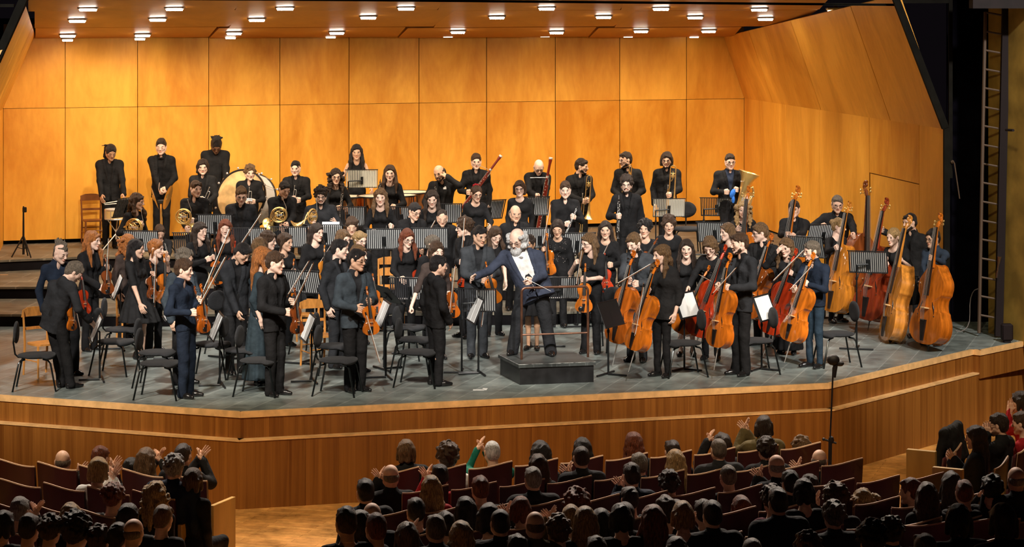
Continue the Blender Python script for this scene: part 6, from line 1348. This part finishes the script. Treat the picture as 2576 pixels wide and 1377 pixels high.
# centre block
TH=math.atan2(.3011,.9536); CU=Vector((math.cos(TH),math.sin(TH),0)); CVv=Vector((-math.sin(TH),math.cos(TH),0)); C0=Vector((-1.52,26.02,0))
ROWV=[0,-1.02,-2.0,-2.98,-3.98,-5.0,-6.0,-7.05]
def crow(r,X): t=(X-C0.x-CVv.x*ROWV[r])/CU.x; return C0+CVv*ROWV[r]+CU*t
for r in range(7):
    st={0:0,1:0,2:-1,3:-1,4:-1,5:-1,6:-1}[r]; n={0:10,1:10,2:12,3:12,4:12,5:11,6:11}[r]
    for i in range(n):
        p=C0+CVv*ROWV[r]+CU*(.27+.535*(i+st)+(.04*(r%2)))
        mkseat(p.x,p.y,TH,1,'dark wooden auditorium seat, %s from the left in the %s row of centre block'%(ORD[i],RN[r]),end=(1 if i==n-1 and r<2 else 0))
# left block
LT=-math.atan2(.39,1.0); LU=Vector((math.cos(LT),math.sin(LT),0)); LVv=Vector((-math.sin(LT),math.cos(LT),0)); L0=Vector((-3.28,25.70,0))
LR=[0,-.95,-1.93,-2.95,-3.95]
LX=[.02,.16,.10,-.22,-.3]
for r in range(5):
    for i in range(5):
        p=L0+LVv*LR[r]-LU*(.27+.54*i-LX[r])+LU*.0
        mkseat(p.x,p.y,LT,-1,'dark wooden auditorium seat, %s from the aisle in the %s row of left block'%(ORD[i],RN[r]),end=(1 if i==0 and r in(0,1,2,3) else 0))
def lrow(r,X): t=(X-L0.x-LVv.x*LR[r])/LU.x; return L0+LVv*LR[r]+LU*t
# right block, turned towards the left
RAN=R(62); RU=Vector((math.cos(RAN),math.sin(RAN),0)); RV=Vector((-math.sin(RAN),math.cos(RAN),0))
rs=random.Random(9)
RB0=DP(2396,1165,27.2); RB0.z=0
k=0
for r,(px,py,n) in enumerate(((2398,27.35,1),)):
    for i in range(n):
        p=Vector(((px-CX)/(F/py),py,0))+RU*(.54*i); mkseat(p.x,p.y,RAN,1,'auditorium seat turned left, %s from the wooden panel, %s row of right block'%(ORD[i],RN[r]),end=0)
for i,(x,y,Yp_) in enumerate(((2318,1133,27.15),(2385,1178,25.9))):
    p=DP(x,y,Yp_); b=MB(); b.box((0,0,(p.z+FLA)/2-FLA),(.34,.07,p.z-FLA),bev=.004); o=b.obj('seat_end_panel',[m_yel],smooth=False); o.location=(p.x,p.y,FLA); o.rotation_euler=(0,0,R(-28)); tag(o,('taller','shorter')[i]+' yellow wooden end panel closing a row of the right block','panel')
# coat over the seat back
p=DP(2388,1077,27.5); fd=Field(p+Vector((-.4,-.4,-.7)),p+Vector((.45,.5,.12)),.018); 
for i in range(7): q=p+RU*(-.20+.09*i)+Vector((0,0,-.03)); fd.cone(q,q+Vector((-.10+.02*i,-.05,-.50)),.05,.04,k=.04); fd.cone(q,q+Vector((.10,.05,-.35)),.05,.04,k=.04)
fd.noise(.008,30,3); V,Q=fd.nets(); tag(ob('coat',mkmesh('coat',V,Q,cloth_m('black2'))),'dark padded coat thrown over a seat back in the right block','coat')
# ---------------------------------------------------------------- audience
hd={'short':'short','side':'short','mop':'bushy','long':'long','bald':'bald','fringe':'receding','buzz':'cropped','curly':'curly','bob':'bobbed','curlylong':'long curly','wavyshort':'wavy','straight':'long straight','none':'shaved','updo':'pinned-up','wavy':'long wavy'}
TN={'black':'black top','black2':'black top','char':'dark jacket','navy':'navy jacket','green':'green sweater','white':'white top','red':'red top','olive':'brown jacket','lgrey':'grey top','cream':'pale top','maroon':'dark red top','brown':'dark brown top','grey':'grey top','denim':'dark blue top'}
def A(x,yt,r,hair,hc,tc='black',block='c',clap=None,az=None,hx=None,gl=False,sex='m',label=None,w=1.0,head=1.0,Y=None,bc='black'):
    X=(x-CX)/(F/26)
    for _ in range(4):
        p=crow(r,X) if block=='c' else (lrow(r,X) if block=='l' else None)
        YY=Y or p.y+.22; X=(x-CX)/(F/YY)
    az0={'c':180+math.degrees(TH),'l':180+math.degrees(LT),'r':-118}[block] if az is None else az
    zt_=CZ-(yt-YH)/(F/YY)
    if not(-.25<zt_<.45): print('AUD z',x,yt,r,round(zt_,2))
    T=dict(seat=True,group='audience')
    hands={}
    if clap=='up': hands=dict(Rh=(x-30,yt+8,-.25),Lh=(x-24,yt+16,-.28),Rp='flat',Lp='flat')
    elif clap=='upr': hands=dict(Lh=(x+42,yt+22,-.25),Rh=(x+36,yt+30,-.28),Rp='flat',Lp='flat')
    elif clap: 
        hx_,hy_=clap; hands=dict(Rh=(hx_,hy_,-.28 if block!='r' else .0),Lh=(hx_-5,hy_+6,-.25 if block!='r' else -.1),Rp='flat',Lp='flat')
    else: hands=dict(Lh=None,Rh=None)
    # facing away: the person's right hand is at image right; swap so arms do not cross
    if block!='r' and clap: hands['Lh'],hands['Rh']=hands['Rh'],hands['Lh']
    lab=label or '%s'%('spectator with %s %s hair and %s'%(hd[hair],{'dark':'dark','light':'light brown','greybrown':'grey-brown'}.get(hc,hc),TN[tc]) if hair not in('bald','none','fringe') else 'spectator with %s %s head and %s'%(hd[hair],hc,TN[tc]))
    AUD.append([None,x,r,block,lab]); 
    o=P(x,yt,az0,'x',Y=YY,seat=True,hx=(az0 if hx is None else hx),hp=4,hair=hair,hc=hc,top='coat' if tc in('black','char','navy','olive') else 'tshirt',tc=tc,bc=bc,sex=sex,gl=gl,w=w,H=1.70,group='audience',head=head,skin='a',**hands)
    AUD[-1][0]=o; return o
AUD=[]
# centre block
A(1020,1107,0,'bob','light','black'); A(1125,1115,0,'mop','brown','white',head=1.15); A(1237,1110,0,'buzz','white','green',clap='up'); A(1358,1110,0,'long','black','black2',sex='f',head=1.1); A(1463,1102,0,'long','black','maroon',sex='f'); A(1592,1088,0,'long','auburn','black2',sex='f'); A(1690,1108,0,'short','dark','black2'); A(1815,1092,0,'wavyshort','dark','black',clap='up'); A(1922,1046,0,'bob','dark','olive',clap=(1876,1072),hx=165,gl=True); A(2014,1100,0,'curly','light','black2')
A(982,1170,1,'bald','greybrown','black',clap=(956,1195)); A(1106,1168,1,'short','black','red',clap=(1075,1190)); A(1352,1143,1,'long','brown','black2',sex='f'); A(1461,1123,1,'buzz','dark','char',clap=(1430,1183)); A(1607,1140,1,'short','greybrown','navy'); A(1697,1132,1,'long','blond','black2',sex='f'); A(1806,1104,1,'buzz','greybrown','char',w=1.1); A(1926,1103,1,'curly','dark','black'); A(2062,1132,1,'bald','greybrown','char',gl=True,hx=160,clap=(2008,1172))
A(918,1207,2,'side','black','char',w=1.05); A(1083,1197,2,'long','blond','red',sex='f'); A(1207,1200,2,'side','auburn','black2'); A(1340,1175,2,'short','grey','char',w=1.1); A(1588,1167,2,'side','dark','navy',clap=(1562,1215)); A(1682,1185,2,'mop','dark','black2'); A(1830,1170,2,'buzz','greybrown','black2'); A(1952,1145,2,'bald','grey','char',gl=True,clap=(1910,1192)); A(2035,1196,2,'wavyshort','dark','black2')
A(1045,1255,3,'side','black','black2'); A(1170,1250,3,'long','black','black2',sex='f'); A(1308,1250,3,'bob','auburn','black2',clap=(1276,1285)); A(1448,1230,3,'mop','auburn','black2',head=1.15); A(1583,1225,3,'short','dark','black2'); A(1987,1186,3,'side','black','char',gl=True); A(1700,1258,3,'bob','brown','black2'); A(1862,1248,3,'straight','auburn','black2',sex='f'); A(2168,1230,3,'curlylong','blond','black2'); 
A(935,1266,4,'bald','grey','char'); A(1120,1290,4,'side','dark','black2'); A(1228,1268,4,'bob','black','black2',head=1.1); A(1435,1272,4,'bob','blond','black2'); A(1510,1280,4,'long','black','black2',clap=(1540,1300),sex='f'); A(1571,1267,4,'side','dark','black'); A(1672,1250,4,'wavyshort','brown','black2'); A(1768,1257,4,'short','dark','black2'); A(1940,1222,4,'mop','brown','maroon',sex='f'); A(2020,1205,4,'bob','black','black2',clap=(2052,1255),sex='f'); A(2100,1216,4,'mop','light','black2',head=1.1)
A(905,1286,5,'bob','dark','black',head=1.1); A(1022,1314,5,'bob','light','black2',clap=(1038,1330)); A(1095,1296,5,'short','greybrown','char'); A(1158,1312,5,'wavy','blond','black2',sex='f'); A(1257,1282,5,'buzz','black','black',w=1.1); A(1345,1288,5,'bald','light','olive',clap=(1385,1298)); A(1402,1300,5,'curly','light','black2',head=1.05); A(1470,1275,5,'long','blond','black2',sex='f'); A(1560,1268,5,'bob','black','black2'); A(1640,1272,5,'straight','auburn','black2',sex='f',head=1.1); A(1715,1262,5,'bob','blond','black2',clap=(1740,1310),sex='f'); A(1790,1262,5,'side','dark','char',w=1.1); A(1955,1230,5,'side','dark','char',w=1.15); A(2095,1262,5,'mop','greybrown','char')
A(870,1278,6,'side','brown','black2'); A(945,1292,6,'short','auburn','black2'); A(1300,1345,6,'short','black','black2'); A(1500,1350,6,'short','dark','black2'); A(1890,1354,6,'buzz','greybrown','black2'); A(2030,1342,6,'curly','light','black2',Y=18.6); A(1700,1352,6,'bob','dark','black2'); A(2190,1310,6,'mop','black','black2',Y=18.2); A(2325,1345,6,'short','greybrown','black2',Y=18.4); A(2408,1270,6,'bob','dark','black',Y=18.6); A(2520,1268,6,'bob','dark','black',Y=17.6); A(2240,1300,6,'mop','dark','black')
# left block
A(157,1134,0,'bald','greybrown','char','l',gl=True,hx=196,clap=(208,1182)); A(254,1124,0,'side','auburn','black2','l',clap=(290,1168)); A(332,1152,0,'short','black','black2','l'); A(370,1127,0,'long','light','black2','l',clap=(404,1142),sex='f'); A(462,1117,0,'short','dark','black','l',clap=(512,1142))
A(250,1153,1,'wavyshort','blond','white','l',clap=(290,1188)); A(440,1147,1,'curly','grey','navy','l',w=1.2); A(488,1178,1,'bob','brown','black2','l',sex='f')
A(287,1217,2,'mop','auburn','black2','l'); A(395,1212,2,'curlylong','blond','black2','l',sex='f'); 
A(52,1254,3,'side','grey','black2','l',clap=(95,1280)); A(180,1266,3,'bob','blond','black2','l'); A(325,1268,3,'bob','black','black2','l'); A(412,1271,3,'short','light','black2','l'); A(470,1262,2,'short','dark','maroon','l',clap=(452,1300)) if False else None
A(12,1286,4,'bob','black','black2','l'); A(76,1296,4,'side','dark','black2','l'); A(130,1296,4,'mop','brown','black2','l'); A(195,1291,4,'mop','dark','black2','l',head=1.25); A(300,1318,4,'side','black','black2','l',clap=(330,1350)); A(338,1306,4,'bald','greybrown','black2','l'); A(252,1326,4,'curly','brown','black2','l')
# right block
A(2452,1072,0,'long','dark','char','r',sex='f',Y=26.7,clap=(2392,1146),bc='jean'); A(2510,1042,0,'side','dark','black','r',Y=27.6,gl=True,clap=(2484,1080)); A(2568,1038,0,'side','brown','red','r',Y=27.9); A(2566,985,0,'bob','dark','red','r',Y=29.0,clap=(2546,1018),sex='f')
A(2288,1206,1,'side','auburn','black2','r',Y=24.6); A(2332,1214,1,'long','brown','black2','r',Y=23.8,sex='f',az=175); A(2392,1187,1,'straight','dark','black2','r',Y=24.4,sex='f',az=180); A(2426,1208,1,'short','auburn','black2','r',Y=23.9,az=175); A(2497,1196,1,'mop','black','black2','r',Y=23.9,clap=(2478,1232),az=160); A(2555,1176,1,'bald','grey','char','r',Y=23.9,az=190)
# the seats under the spectators of the right block
k=0
for a in sorted([a for a in AUD if a[3]=='r' or (a[0].location.y<19 )],key=lambda a:-a[0].location.y):
    o=a[0]; az_=-118 if (a[3]=='r' and a[2]==0) else (180+math.degrees(TH) if a[3]=='c' else 175); f_=azv(az_); k+=1
    mkseat(o.location.x-f_.x*.24,o.location.y-f_.y*.24,math.atan2(-f_.x,f_.y),1,'auditorium seat under a spectator at the far right, %s counted from the stage'%(ORD+['thirteenth','fourteenth','fifteenth','sixteenth','seventeenth'])[k-1])
# labels: each single spectator by look and place
nm={'c':'centre block','l':'left block','r':'right block'}
for bl in 'clr':
    for r in range(7):
        L=sorted([a for a in AUD if a[3]==bl and a[2]==r],key=lambda a:a[1])
        for i,a in enumerate(L):
            a[0]['label']='%s, %s from left, %s row, %s'%(a[4],ORD[i] if i<12 else 'last',RN[r],nm[bl]); a[0]['category']='person'
            if len(a[0]['label'].split())>16: a[0]['label']=a[0]['label'].replace('spectator with ','').replace(' and ',' hair, ' if False else ' and ')
            c=a[0].location
